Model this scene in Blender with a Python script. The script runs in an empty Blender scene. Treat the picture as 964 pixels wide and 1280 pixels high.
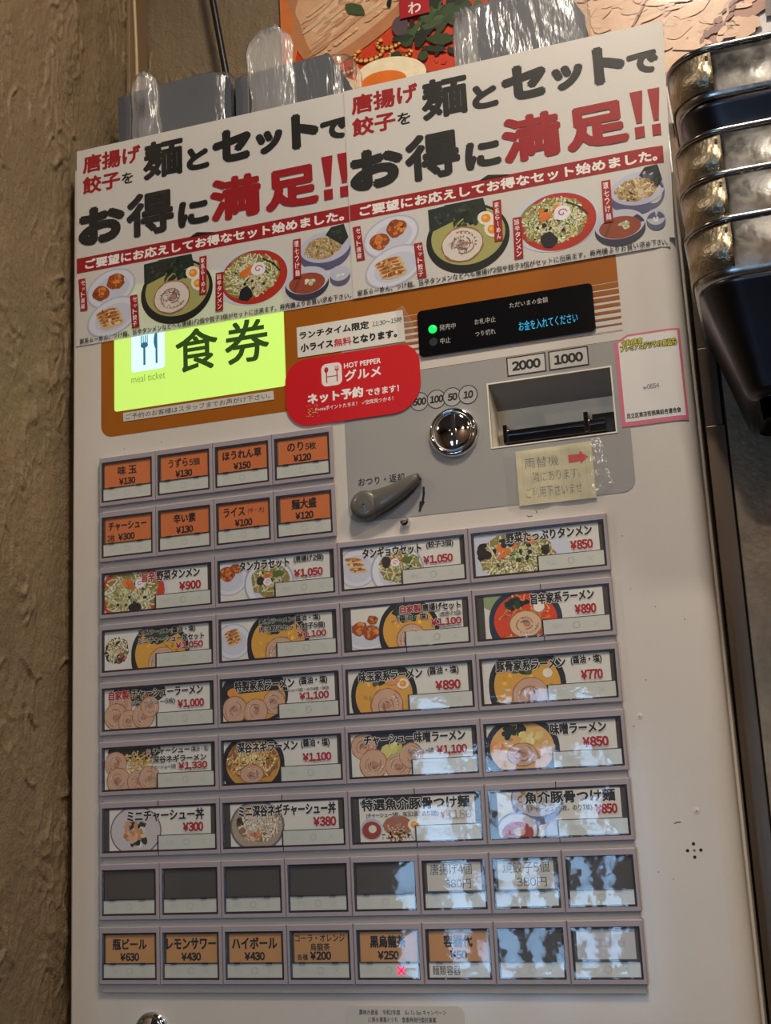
import bpy, math, random
from mathutils import Vector, Matrix, noise
random.seed(7)
C = bpy.context.scene.collection
K = 0.00134            # metres per machine unit (33 units of a button = 44 mm)
Z0 = 1.66              # height of the top of the button field
ROW = 39.69            # pitch of the button rows, columns are 44 apart

def W(x, Y, d):        # machine units (right, down, depth into the machine) -> world
    return Vector((x * K, d * K, Z0 - Y * K))

# ------------------------------------------------------------------ camera, world, lights
R = ((0.95063184, 0.04944148, 0.30635705), (-0.11096767, 0.97610961, 0.18680524), (-0.28980213, -0.21157874, 0.93340729))
def row(r): return Vector((r[0], r[2], -r[1]))
cam = bpy.data.cameras.new('camera'); co = bpy.data.objects.new('camera', cam); C.objects.link(co)
rx, ry, rz = row(R[0]), -row(R[1]), -row(R[2])
m = Matrix((rx, ry, rz)).transposed().to_4x4(); m.translation = W(441.886, 235.64, -749.03)
co.matrix_world = m
cam.sensor_fit = 'HORIZONTAL'; cam.sensor_width = 36; cam.lens = 1537.68 / 964 * 36
cam.clip_start = 0.02
bpy.context.scene.camera = co

S = bpy.context.scene
S.view_settings.view_transform = 'Standard'; S.view_settings.look = 'None'
S.view_settings.gamma = 1; S.view_settings.use_curve_mapping = False
S.view_settings.exposure = 0.5
wd = bpy.data.worlds.new('world'); S.world = wd; wd.use_nodes = True
bg = wd.node_tree.nodes['Background']; bg.inputs[0].default_value = (0.45, 0.66, 1.0, 1); bg.inputs[1].default_value = 1.2

def area(name, loc, aim, size, power, col, sy=None):
    l = bpy.data.lights.new(name, 'AREA'); l.energy = power; l.color = col
    l.size = size
    if sy: l.shape = 'RECTANGLE'; l.size_y = sy
    else: l.shape = 'DISK'
    o = bpy.data.objects.new(name, l); C.objects.link(o); o.location = loc
    o.rotation_euler = (Vector(aim) - Vector(loc)).to_track_quat('-Z', 'Y').to_euler()
    return o
WARM = (1.0, 0.885, 0.745)
CEIL = 2.75
LAMPS = [(0.58, -0.62), (1.55, -1.0), (-1.4, -1.4), (0.74, -3.05), (1.7, -2.6)]
POW = [9.0, 8.0, 9.0, 8.0, 8.0]
for (lx, ly), p in zip(LAMPS, POW):
    area('lamp_light', (lx, ly, CEIL - 0.085), (lx, ly, 0), 0.16, p, WARM)
area('daylight', (-0.26, -3.42, 0.98), (-0.26, 0, 0.98), 0.95, 19, (0.36, 0.64, 1.0), 0.86)

# ------------------------------------------------------------------ materials
def lin(c):
    return tuple(((v / 255) / 12.92 if v / 255 <= 0.04045 else ((v / 255 + 0.055) / 1.055) ** 2.4) for v in c)
def hx(s): return tuple(int(s[i:i + 2], 16) for i in (0, 2, 4))
MATS = {}
def mat(name, col=(128, 128, 128), rough=0.5, metal=0.0, coat=0.0, bump=None, mott=None, emis=0, vcol=False, transl=0.0, rn=None, coatr=0.08):
    """bump=(scale, strength), mott=(scale, amount) colour mottling, rn=(scale, lo, hi) roughness noise"""
    m = bpy.data.materials.new(name); m.use_nodes = True; nt = m.node_tree; N = nt.nodes; L = nt.links
    b = N['Principled BSDF']; out = N['Material Output']
    b.inputs['Base Color'].default_value = (*lin(col), 1); b.inputs['Roughness'].default_value = rough
    b.inputs['Metallic'].default_value = metal; b.inputs['Coat Weight'].default_value = coat
    b.inputs['Coat Roughness'].default_value = coatr
    tc = N.new('ShaderNodeTexCoord')
    src = None
    if vcol:
        a = N.new('ShaderNodeAttribute'); a.attribute_name = 'Col'; src = a.outputs['Color']
        L.new(src, b.inputs['Base Color'])
    if mott:
        n = N.new('ShaderNodeTexNoise'); n.inputs['Scale'].default_value = mott[0]; n.inputs['Detail'].default_value = 6
        n.inputs['Roughness'].default_value = 0.65
        L.new(tc.outputs['Object'], n.inputs['Vector'])
        mr = N.new('ShaderNodeMapRange'); mr.inputs[1].default_value = 0.3; mr.inputs[2].default_value = 0.7
        mr.inputs[3].default_value = 1 - mott[1]; mr.inputs[4].default_value = 1 + mott[1]
        L.new(n.outputs['Fac'], mr.inputs[0])
        mx = N.new('ShaderNodeVectorMath'); mx.operation = 'SCALE'
        if src: L.new(src, mx.inputs[0])
        else: mx.inputs[0].default_value = lin(col)
        L.new(mr.outputs[0], mx.inputs['Scale']); L.new(mx.outputs[0], b.inputs['Base Color']); src = mx.outputs[0]
    if rn:
        n = N.new('ShaderNodeTexNoise'); n.inputs['Scale'].default_value = rn[0]; n.inputs['Detail'].default_value = 5
        L.new(tc.outputs['Object'], n.inputs['Vector'])
        mr = N.new('ShaderNodeMapRange'); mr.inputs[1].default_value = 0.35; mr.inputs[2].default_value = 0.65
        mr.inputs[3].default_value = rn[1]; mr.inputs[4].default_value = rn[2]
        L.new(n.outputs['Fac'], mr.inputs[0]); L.new(mr.outputs[0], b.inputs['Roughness'])
    if bump:
        n = N.new('ShaderNodeTexNoise'); n.inputs['Scale'].default_value = bump[0]; n.inputs['Detail'].default_value = 4
        L.new(tc.outputs['Object'], n.inputs['Vector'])
        bp = N.new('ShaderNodeBump'); bp.inputs['Strength'].default_value = bump[1]; bp.inputs['Distance'].default_value = 0.001
        L.new(n.outputs['Fac'], bp.inputs['Height']); L.new(bp.outputs[0], b.inputs['Normal'])
    if emis:
        b.inputs['Emission Strength'].default_value = emis
        if vcol: L.new(src, b.inputs['Emission Color'])
        else: b.inputs['Emission Color'].default_value = (*lin(col), 1)
    if transl:
        t = N.new('ShaderNodeBsdfTranslucent'); mix = N.new('ShaderNodeMixShader'); mix.inputs[0].default_value = transl
        if src: L.new(src, t.inputs['Color'])
        else: t.inputs['Color'].default_value = (*lin(col), 1)
        L.new(b.outputs[0], mix.inputs[1]); L.new(t.outputs[0], mix.inputs[2]); L.new(mix.outputs[0], out.inputs[0])
    MATS[name] = m
    return m

def film(name, tint=(1, 1, 1), rough=0.04, milk=0.0, gain=1.0, bump=None, ior=1.5):
    """thin clear sheet: transparent with fresnel gloss, a little milkiness"""
    m = bpy.data.materials.new(name); m.use_nodes = True; nt = m.node_tree; N = nt.nodes; L = nt.links
    N.remove(N['Principled BSDF']); out = N['Material Output']
    tr = N.new('ShaderNodeBsdfTransparent'); tr.inputs[0].default_value = (*tint, 1)
    gl = N.new('ShaderNodeBsdfGlossy'); gl.inputs['Roughness'].default_value = rough
    df = N.new('ShaderNodeBsdfDiffuse'); df.inputs[0].default_value = (0.75, 0.74, 0.72, 1)
    ge = N.new('ShaderNodeNewGeometry'); dt = N.new('ShaderNodeVectorMath'); dt.operation = 'DOT_PRODUCT'
    L.new(ge.outputs['Normal'], dt.inputs[0]); L.new(ge.outputs['Incoming'], dt.inputs[1])
    ab = N.new('ShaderNodeMath'); ab.operation = 'ABSOLUTE'; L.new(dt.outputs['Value'], ab.inputs[0])
    iv = N.new('ShaderNodeMath'); iv.operation = 'SUBTRACT'; iv.inputs[0].default_value = 1; L.new(ab.outputs[0], iv.inputs[1])
    pw = N.new('ShaderNodeMath'); pw.operation = 'POWER'; pw.inputs[1].default_value = 5; L.new(iv.outputs[0], pw.inputs[0])
    fr = N.new('ShaderNodeMath'); fr.operation = 'MULTIPLY_ADD'; fr.inputs[1].default_value = 0.95; fr.inputs[2].default_value = 0.05; L.new(pw.outputs[0], fr.inputs[0])
    mu = N.new('ShaderNodeMath'); mu.operation = 'MULTIPLY'; mu.inputs[1].default_value = gain; mu.use_clamp = True
    m1 = N.new('ShaderNodeMixShader'); m1.inputs[0].default_value = milk
    m2 = N.new('ShaderNodeMixShader')
    L.new(tr.outputs[0], m1.inputs[1]); L.new(df.outputs[0], m1.inputs[2])
    L.new(fr.outputs[0], mu.inputs[0]); L.new(mu.outputs[0], m2.inputs[0]); L.new(m1.outputs[0], m2.inputs[1]); L.new(gl.outputs[0], m2.inputs[2])
    L.new(m2.outputs[0], out.inputs[0])
    if bump:
        tc = N.new('ShaderNodeTexCoord'); n = N.new('ShaderNodeTexNoise'); n.inputs['Scale'].default_value = bump[0]
        mp = N.new('ShaderNodeMapping'); mp.inputs['Scale'].default_value = bump[2] if len(bump) > 2 else (1, 1, 1)
        L.new(tc.outputs['Object'], mp.inputs[0]); L.new(mp.outputs[0], n.inputs['Vector'])
        bp = N.new('ShaderNodeBump'); bp.inputs['Strength'].default_value = bump[1]; bp.inputs['Distance'].default_value = 0.003
        L.new(n.outputs['Fac'], bp.inputs['Height'])
        L.new(bp.outputs[0], gl.inputs['Normal']); L.new(bp.outputs[0], df.inputs['Normal'])
    return m

M_PAINT = mat('beige_paint', (207, 199, 189), 0.38, bump=(700, 0.07), coat=0.4, mott=(9, 0.035), coatr=0.12)
M_RAIL = mat('rail_paint', (194, 186, 176), 0.45)
M_BEZEL = mat('bezel_plastic', (160, 150, 156), 0.42, mott=(30, 0.06))
M_RIM = mat('rim_plastic', (44, 36, 32), 0.35, mott=(400, 0.4))
M_GREY = mat('grey_panel', (155, 152, 148), 0.42, bump=(1500, 0.05))
M_ORANGE = mat('orange_panel', (190, 110, 18), 0.34, coat=0.2)
M_BLACK = mat('black_gloss', (14, 14, 17), 0.18, coat=0.6)
M_DARK = mat('dark_recess', (16, 15, 15), 0.7)
M_STRIP = mat('indicator_plastic', (205, 207, 196), 0.35, vcol=True, coat=0.3)
M_PRINT = mat('printed_card', vcol=True, rough=0.5)
M_PAPER = mat('poster_print', vcol=True, rough=0.5, transl=0.16)
M_GLOSSP = mat('glossy_print', vcol=True, rough=0.42, coat=0.7, coatr=0.05, mott=(60, 0.10), bump=(25, 0.25))
M_INK = mat('ink', vcol=True, rough=0.5)
M_COVER = film('clear_cover', rough=0.05, milk=0.012, bump=(60, 0.07, (1, 1, 1.5)), gain=1.0)
M_LAM = film('laminate_film', rough=0.1, milk=0.0, gain=0.6, bump=(12, 0.2))
M_TAPE = film('clear_tape', rough=0.15, milk=0.10, bump=(90, 0.5))
M_BAG = film('plastic_bag', rough=0.25, milk=0.06, gain=1.4, bump=(150, 0.8, (1, 1, 0.25)))
M_BAGW = film('bunched_plastic', rough=0.28, milk=0.26, gain=1.4, bump=(150, 0.7, (1, 1, 0.25)))
M_BOXG = mat('grey_carton', (72, 76, 84), 0.55, bump=(40, 0.3))
M_CHROME = mat('chrome', (225, 225, 228), 0.06, metal=1)
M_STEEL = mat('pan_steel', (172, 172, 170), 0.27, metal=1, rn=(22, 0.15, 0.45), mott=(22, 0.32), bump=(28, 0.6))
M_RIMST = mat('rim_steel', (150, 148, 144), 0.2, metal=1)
M_DARKREFL = mat('pan_steel_dark_reflection', (78, 76, 80), 0.3, metal=1, mott=(14, 0.1))  # same metal as the pan bands, with a dark reflection put into its colour
M_WORN = mat('worn_steel_plate', (190, 176, 150), 0.35, metal=1, bump=(260, 0.9), mott=(120, 0.3))
M_DSTEEL = mat('brushed_cabinet_steel', (112, 100, 90), 0.36, metal=0.75, mott=(7, 0.12), bump=(120, 0.12))
M_RSTEEL = mat('rough_cabinet_steel', (160, 140, 114), 0.36, metal=0.45, mott=(60, 0.18), bump=(170, 0.5))
M_LEVER = mat('lever_plastic', (92, 89, 82), 0.36, bump=(1200, 0.08), coat=0.15)
M_LIGHTBOX = mat('lit_sign', (186, 224, 104), 0.4, emis=0.5)
M_LIT = mat('lit_print', vcol=True, rough=0.4, emis=0.48)
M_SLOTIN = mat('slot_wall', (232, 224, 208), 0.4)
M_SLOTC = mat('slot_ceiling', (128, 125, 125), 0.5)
M_CABLE = mat('black_cable', (16, 15, 15), 0.4)
M_WIRE = mat('beige_wire', (196, 176, 140), 0.5)

def stucco(name, col):
    m = mat(name, col, 0.6, bump=(420, 0.9), mott=(5, 0.14))
    return m
M_STUCCO = stucco('trowelled_plaster', (128, 110, 84))
M_SMOOTH = mat('smooth_plaster', (128, 106, 78), 0.6, mott=(8, 0.06))
M_FLOOR = mat('floor_tile', (44, 37, 32), 0.4, mott=(4, 0.2))
M_CEIL = mat('ceiling_paint', (120, 100, 82), 0.8, mott=(3, 0.05))
M_ROOM = mat('room_wall', (110, 88, 66), 0.7, mott=(3, 0.2))
M_WOOD = mat('dark_wood', (70, 46, 30), 0.5, mott=(20, 0.2))
M_GLASS = film('window_glass', rough=0.02)
M_LAMP = mat('lamp_diffuser', (255, 214, 150), 0.4, emis=14)

# ------------------------------------------------------------------ objects
ORG = {}
def tag(o, label=None, cat=None, group=None, kind=None):
    if label: o['label'] = label
    if cat: o['category'] = cat
    if group: o['group'] = group
    if kind: o['kind'] = kind
    return o
def thing(name, label, cat, org, group=None):
    o = bpy.data.objects.new(name, None); C.objects.link(o); o.empty_display_size = 0.02
    o.location = W(*org); ORG[o] = Vector(org)
    return tag(o, label, cat, group)

class MB:
    """collects faces in machine units (x right, Y down, d depth)"""
    def __init__(s): s.v = []; s.f = []; s.c = []; s.mi = []; s.sm = []
    def face(s, pts, col=None, mi=0, sm=False):
        n = len(s.v); s.v += [tuple(p) for p in pts]; s.f.append(tuple(range(n, n + len(pts)))); s.c.append(col); s.mi.append(mi); s.sm.append(sm)
    def idx(s, verts, faces, col=None, mi=0, sm=True):
        n = len(s.v); s.v += [tuple(p) for p in verts]
        for f in faces: s.f.append(tuple(i + n for i in f)); s.c.append(col); s.mi.append(mi); s.sm.append(sm)
    def box(s, x0, x1, Y0, Y1, d0, d1, col=None, mi=0):
        v = [(x, Y, d) for x in (x0, x1) for Y in (Y0, Y1) for d in (d0, d1)]
        s.idx(v, [(0, 1, 3, 2), (4, 6, 7, 5), (0, 4, 5, 1), (2, 3, 7, 6), (0, 2, 6, 4), (1, 5, 7, 3)], col, mi, False)
    def loft(s, loops, closed=True, cap0=False, cap1=False, col=None, mi=0, sm=False):
        n = len(loops[0]); v = [p for l in loops for p in l]; f = []
        for i in range(len(loops) - 1):
            for j in range(n if closed else n - 1):
                k = (j + 1) % n
                f.append((i * n + j, i * n + k, (i + 1) * n + k, (i + 1) * n + j))
        if cap0: f.append(tuple(range(n)))
        if cap1: f.append(tuple((len(loops) - 1) * n + j for j in reversed(range(n))))
        s.idx(v, f, col, mi, sm)
    def tube(s, pts, r, n=10, col=None, cap=True, sm=True):
        loops = []
        P = [Vector(p) for p in pts]
        for i, p in enumerate(P):
            t = (P[min(i + 1, len(P) - 1)] - P[max(i - 1, 0)]).normalized()
            a = t.cross(Vector((0, 0, 1)));
            if a.length < 0.1: a = t.cross(Vector((1, 0, 0)))
            a.normalize(); b = t.cross(a)
            rr = r[i] if isinstance(r, (list, tuple)) else r
            loops.append([p + a * rr * math.cos(2 * math.pi * k / n) + b * rr * math.sin(2 * math.pi * k / n) for k in range(n)])
        s.loft(loops, True, cap, cap, col, 0, sm)
    def lathe(s, cx, cY, prof, n=40, cap0=False, cap1=True, sm=True, col=None, mi=0):
        s.loft([[(cx + r * math.cos(2 * math.pi * k / n), cY + r * math.sin(2 * math.pi * k / n), d) for k in range(n)] for r, d in prof], True, cap0, cap1, col, mi, sm)
    def build(s, name, mats, parent=None, org=None, bevel=0, bseg=2, solid=0, subs=0):
        if org is None: org = ORG[parent] if parent is not None else Vector((0, 0, 0))
        org = Vector(org)
        me = bpy.data.meshes.new(name)
        me.from_pydata([((x - org[0]) * K, (d - org[2]) * K, -(Y - org[1]) * K) for x, Y, d in s.v], [], s.f)
        if not isinstance(mats, (list, tuple)): mats = [mats]
        for m_ in mats: me.materials.append(m_)
        me.polygons.foreach_set('material_index', s.mi)
        me.polygons.foreach_set('use_smooth', s.sm)
        if any(c is not None for c in s.c):
            at = me.color_attributes.new('Col', 'FLOAT_COLOR', 'CORNER'); buf = []
            for f, c in zip(s.f, s.c):
                c = c or (0.5, 0.5, 0.5)
                buf += [c[0], c[1], c[2], 1.0] * len(f)
            at.data.foreach_set('color', buf)
        me.update()
        o = bpy.data.objects.new(name, me); C.objects.link(o)
        ORG[o] = org
        if parent is not None:
            o.parent = parent; pl = ORG[parent]
            o.location = ((org[0] - pl[0]) * K, (org[2] - pl[2]) * K, -(org[1] - pl[1]) * K)
        else: o.location = W(*org)
        if solid:
            q = o.modifiers.new('solid', 'SOLIDIFY'); q.thickness = solid * K; q.offset = 0
        if bevel:
            q = o.modifiers.new('bevel', 'BEVEL'); q.width = bevel * K; q.segments = bseg; q.limit_method = 'ANGLE'; q.angle_limit = math.radians(40)
        if subs:
            q = o.modifiers.new('subd', 'SUBSURF'); q.levels = subs; q.render_levels = subs
        return o

def rrect(x0, x1, Y0, Y1, r, n=6):
    if not isinstance(r, (list, tuple)): r = (r,) * 4      # TL TR BR BL
    out = []
    for (cx, cY, a0, rr) in ((x0 + r[0], Y0 + r[0], 180, r[0]), (x1 - r[1], Y0 + r[1], 270, r[1]), (x1 - r[2], Y1 - r[2], 0, r[2]), (x0 + r[3], Y1 - r[3], 90, r[3])):
        for i in range(n + 1):
            a = math.radians(a0 + 90 * i / n); out.append((cx + rr * math.cos(a), cY + rr * math.sin(a)))
    return out
def prism(mb, outline, d0, d1, col=None, mi=0):
    mb.loft([[(x, Y, d1) for x, Y in outline], [(x, Y, d0) for x, Y in outline]], True, False, True, col, mi)

GC = {}
FW = {c: chr(ord(c) + 0xFEE0) for c in '0123456789'}
FW['¥'] = '￥'
def raw(body, off, res):
    k = (body, off, res)
    if k not in GC:
        c = bpy.data.curves.new('t', 'FONT'); c.body = body; c.offset = off; c.resolution_u = res; c.fill_mode = 'FRONT'
        o = bpy.data.objects.new('t', c); me = o.to_mesh()
        GC[k] = ([(v.co.x, v.co.y) for v in me.vertices], [tuple(p.vertices) for p in me.polygons])
        o.to_mesh_clear(); bpy.data.objects.remove(o); bpy.data.curves.remove(c)
    return GC[k]
def glyphs(body, off, res=2):
    """lettering laid out run by run; digits are set narrow, everything else at its own width"""
    runs = []
    for ch in body:
        kind = 'd' if ch in FW else ('c' if ch == ',' else 'o')
        if kind == 'o' and runs and runs[-1][0] == 'o': runs[-1][1] += ch
        else: runs.append([kind, ch])
    V, F, x = [], [], 0.0
    for kind, t in runs:
        v, f = raw(FW.get(t, t), off, res)
        if kind == 'o':
            dx = x; adv = float(len(t)) if all(ord(q) > 0x2000 for q in t) else (max(p[0] for p in v) + .07 if v else .3)
        elif kind == 'd': dx = x - .5 + (.30 if t != '¥' else .36); adv = .58 if t != '¥' else .74
        else: dx = x; adv = .27
        n = len(V); V += [(p[0] + dx, p[1]) for p in v]; F += [tuple(i + n for i in q) for q in f]; x += adv
    return V, F

class Art(MB):
    """flat printing: polygons stacked a few microns apart"""
    def __init__(s, d0, clip=None, fmap=None, step=0.004):
        super().__init__(); s.d = d0; s.clip = clip; s.fmap = fmap; s.step = step
    def up(s): s.d -= s.step
    def flat_strokes(s): pass
    def put(s, pts, col):
        if s.clip:
            x0, x1, Y0, Y1 = s.clip
            for ax, lim, sg in ((0, x0, 1), (0, x1, -1), (1, Y0, 1), (1, Y1, -1)):
                out = []
                for i in range(len(pts)):
                    a, b = pts[i - 1], pts[i]
                    ia, ib = (a[ax] - lim) * sg >= 0, (b[ax] - lim) * sg >= 0
                    if ia != ib:
                        t = (lim - a[ax]) / (b[ax] - a[ax]); out.append((a[0] + t * (b[0] - a[0]), a[1] + t * (b[1] - a[1])))
                    if ib: out.append(b)
                pts = out
                if len(pts) < 3: return
        if len(pts) < 3: return
        p3 = [(x, Y, s.d) for x, Y in pts]
        if s.fmap: p3 = [s.fmap(*p) for p in p3]
        s.face(p3, col)
    def grid(s, x0, x1, Y0, Y1, col, nx=1, ny=1):
        s.up()
        for i in range(nx):
            for j in range(ny):
                a, b = x0 + (x1 - x0) * i / nx, x0 + (x1 - x0) * (i + 1) / nx; c, e = Y0 + (Y1 - Y0) * j / ny, Y0 + (Y1 - Y0) * (j + 1) / ny
                s.put([(a, c), (a, e), (b, e), (b, c)], lin(col))
    def rect(s, x0, x1, Y0, Y1, col): s.grid(x0, x1, Y0, Y1, col)
    def poly(s, pts, col): s.up(); s.put(pts, lin(col))
    def fan(s, cx, cY, ring, col, rim=None):
        s.up(); n = len(ring); c = lin(col)
        for i in range(n): s.put([(cx, cY), ring[i], ring[(i + 1) % n]], c)
    def smooth_fan(s, cx, cY, pts, col, n=6):
        r = []
        for i in range(len(pts)):
            p0, p1, p2, p3 = pts[i - 1], pts[i], pts[(i + 1) % len(pts)], pts[(i + 2) % len(pts)]
            for k in range(n):
                t = k / n; r.append(tuple(.5 * (2 * p1[q] + (p2[q] - p0[q]) * t + (2 * p0[q] - 5 * p1[q] + 4 * p2[q] - p3[q]) * t * t + (3 * p1[q] - p0[q] - 3 * p2[q] + p3[q]) * t ** 3) for q in (0, 1)))
        s.fan(cx, cY, r, col)
    def ell(s, cx, cY, rx, ry, col, n=28, rot=0, jit=0, rnd=random):
        ca, sa = math.cos(rot), math.sin(rot); ring = []
        for i in range(n):
            a = 2 * math.pi * i / n; q = 1 + rnd.uniform(-jit, jit)
            u, v = rx * q * math.cos(a), ry * q * math.sin(a)
            ring.append((cx + u * ca - v * sa, cY + u * sa + v * ca))
        s.fan(cx, cY, ring, col)
    def stroke(s, pts, w, col, up=True):
        if up: s.up()
        c = lin(col)
        for i in range(len(pts) - 1):
            (x0, y0), (x1, y1) = pts[i], pts[i + 1]
            dx, dy = x1 - x0, y1 - y0; l = math.hypot(dx, dy) or 1; nx, ny = -dy / l * w / 2, dx / l * w / 2
            ex, ey = dx / l * w * .25, dy / l * w * .25
            s.put([(x0 + nx - ex, y0 + ny - ey), (x0 - nx - ex, y0 - ny - ey), (x1 - nx + ex, y1 - ny + ey), (x1 + nx + ex, y1 + ny + ey)], c)
    def text(s, body, x0, x1, Y0, Y1, col, bold=0.0, res=2, halo=None, shear=0.0, hw=0.06, vert=False):
        if vert:
            n = len(body); h = (Y1 - Y0) / n
            for i, ch in enumerate(body):
                if ch in 'ー～': s.stroke([((x0 + x1) / 2, Y0 + h * (i + .15)), ((x0 + x1) / 2, Y0 + h * (i + .85))], (x1 - x0) * .14, col)
                elif ch == 'ッ': s.text(ch, x0 + (x1 - x0) * .25, x1, Y0 + h * (i + .3), Y0 + h * (i + .85), col, bold, res)
                else: s.text(ch, x0, x1, Y0 + h * (i + .07), Y0 + h * (i + .93), col, bold, res)
            return
        b0 = min(bold, 0.0); bw = max(bold, 0.0) * 1.05
        v, f = glyphs(body, b0, res)
        if not v: return
        ax, bx = min(p[0] for p in v), max(p[0] for p in v); ay, by = min(p[1] for p in v), max(p[1] for p in v)
        em = 1.0
        def run(w_, c, n_):
            c = lin(c); sx, sy = (x1 - x0 - 2 * bw * cell) / (bx - ax), (Y1 - Y0 - 2 * bw * cell) / (by - ay)
            for k_ in range(n_):
                s.up()
                ox_, oy_ = (w_ * cell * math.cos(2 * math.pi * (k_ + .5) / n_), w_ * cell * math.sin(2 * math.pi * (k_ + .5) / n_)) if w_ else (0, 0)
                for q in f:
                    s.put([(x0 + bw * cell + ox_ + ((v[i][0] - ax) + shear * (v[i][1] - ay)) * sx, Y1 - bw * cell + oy_ - (v[i][1] - ay) * sy) for i in q], c)
        cell = min((Y1 - Y0) / (by - ay), 1.6 * (x1 - x0) / (bx - ax))
        if halo: run(bw + hw, halo, 8)
        run(bw, col, (8 if bold > .03 else 4) if bw else 1)

rnd = random.Random(3)
def J(c, a=14): k = rnd.uniform(-a, a); return tuple(max(0, min(255, v + k + rnd.uniform(-a, a) * .3)) for v in c)
# --- printed food
def chashu(A, x, Y, r, ry=None, rot=0, base=(208, 168, 140)):
    ry = ry or r
    A.ell(x, Y, r, ry, (168, 112, 78), jit=.03, rnd=rnd, rot=rot); A.ell(x, Y, r * .93, ry * .93, base, jit=.03, rnd=rnd, rot=rot)
    for k in range(3):
        a0 = rnd.uniform(0, 6.28); q = .75 - .22 * k
        A.stroke([(x + r * q * math.cos(a0 + t * .35) * (1 - t * .03), Y + ry * q * math.sin(a0 + t * .35) * (1 - t * .03)) for t in range(12)], r * .07, J((176, 128, 104), 10))
        A.stroke([(x + r * (q - .1) * math.cos(a0 + t * .3), Y + ry * (q - .1) * math.sin(a0 + t * .3)) for t in range(9)], r * .09, J((232, 204, 182), 6))
    A.ell(x + r * .05, Y, r * .22, ry * .18, (186, 134, 112), jit=.2, rnd=rnd)
def strands(A, x, Y, rx, ry, n, w, cols, ln=.55, curl=1.2, dark=None):
    if dark: A.ell(x, Y, rx, ry, dark, jit=.08, rnd=rnd)
    for i in range(n):
        if i % 6 == 0: A.up()
        a = rnd.uniform(0, 6.28); q = math.sqrt(rnd.random()) * .85
        px, py = x + rx * q * math.cos(a), Y + ry * q * math.sin(a); h = rnd.uniform(0, 6.28); st = ln * min(rx, ry) / 5; P = [(px, py)]
        cu = rnd.uniform(-curl, curl)
        for t in range(5):
            h += cu * .35; px += math.cos(h) * st; py += math.sin(h) * st
            if ((px - x) / rx) ** 2 + ((py - Y) / ry) ** 2 > 1.05: break
            P.append((px, py))
        if len(P) > 1: A.stroke(P, w * rnd.uniform(.7, 1.2), J(rnd.choice(cols), 16), up=False)
    A.up()
def blobs(A, x, Y, rx, ry, n, r, cols, jit=.25):
    for i in range(n):
        a = rnd.uniform(0, 6.28); q = math.sqrt(rnd.random()) * .85
        A.ell(x + rx * q * math.cos(a), Y + ry * q * math.sin(a), r * rnd.uniform(.6, 1.2), r * rnd.uniform(.5, 1), J(rnd.choice(cols), 14), 8, rnd.uniform(0, 3), jit, rnd)
def egg(A, x, Y, r, rot=0):
    A.ell(x, Y, r, r * .8, (240, 234, 218), rot=rot); A.ell(x, Y, r * .55, r * .5, (236, 150, 40), rot=rot); A.ell(x - r * .1, Y - r * .1, r * .25, r * .2, (250, 190, 80))
def nori(A, pts):
    A.poly(pts, (34, 44, 38)); x = sum(p[0] for p in pts) / len(pts); Y = sum(p[1] for p in pts) / len(pts)
    sx = max(p[0] for p in pts) - min(p[0] for p in pts); sy = max(p[1] for p in pts) - min(p[1] for p in pts)
    blobs(A, x, Y, sx * .33, sy * .33, 14, sx * .06, [(52, 62, 50), (66, 76, 60), (24, 32, 28)])
def naruto(A, x, Y, r):
    A.ell(x, Y, r, r * .9, (244, 238, 238), 20, 0, .05, rnd)
    A.stroke([(x + r * (.15 + .045 * t) * math.cos(t * .62), Y + r * (.15 + .045 * t) * .9 * math.sin(t * .62)) for t in range(11)], r * .14, (206, 110, 170))
def karaage(A, x, Y, r):
    A.ell(x, Y, r, r * .85, (158, 74, 24), 16, 0, .12, rnd)
    blobs(A, x, Y, r * .9, r * .75, 26, r * .22, [(206, 112, 40), (228, 146, 66), (168, 78, 26), (120, 54, 22), (216, 124, 48)])
def gyoza(A, x, Y, rx, ry, n=4, rot=-.5):
    for i in range(n):
        t = (i / (n - 1) - .5) * 1.5
        cx, cY = x + t * rx * .25, Y + t * ry * 1.0
        A.ell(cx, cY, rx * .8, ry * .42, (222, 188, 132), 14, rot, .08, rnd)
        A.ell(cx - rx * .05, cY - ry * .08, rx * .68, ry * .24, (176, 104, 46), 14, rot, .15, rnd)
        blobs(A, cx, cY - ry * .05, rx * .5, ry * .16, 6, rx * .14, [(206, 144, 80), (138, 78, 36), (232, 200, 150)])
def dish(A, x, Y, rx, ry, outer=(186, 188, 208), inner=(222, 223, 232), rot=0):
    A.ell(x, Y, rx, ry, outer, 36, rot); A.ell(x, Y, rx * .93, ry * .92, inner, 36, rot); A.ell(x + rx * .03, Y + ry * .05, rx * .72, ry * .7, (206, 208, 222), 36, rot)
def vegheap(A, x, Y, rx, ry, n=110, w=1.0):
    strands(A, x, Y, rx, ry, n, w, [(226, 222, 172), (196, 204, 130), (236, 230, 200), (146, 164, 84), (214, 190, 140), (240, 236, 214)], .8, 1.0, (150, 130, 76))
    blobs(A, x - rx * .1, Y - ry * .35, rx * .4, ry * .25, 5, rx * .12, [(226, 120, 44), (236, 140, 60)]); blobs(A, x, Y, rx * .8, ry * .8, 8, rx * .07, [(56, 78, 40), (40, 34, 30)])
def deepbowl(A, x, Y, rx, ry, soup, rim=(34, 30, 30), h=.25):
    A.ell(x, Y + ry * h * .5, rx, ry * (1 + h * .4), tuple(v * .7 for v in rim), 36); A.ell(x, Y, rx, ry, rim, 36); A.ell(x, Y + ry * .02, rx * .86, ry * .84, soup, 36)
    blobs(A, x, Y, rx * .75, ry * .7, 24, rx * .07, [soup, tuple(min(255, v * 1.15) for v in soup), tuple(v * .85 for v in soup)])

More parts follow.
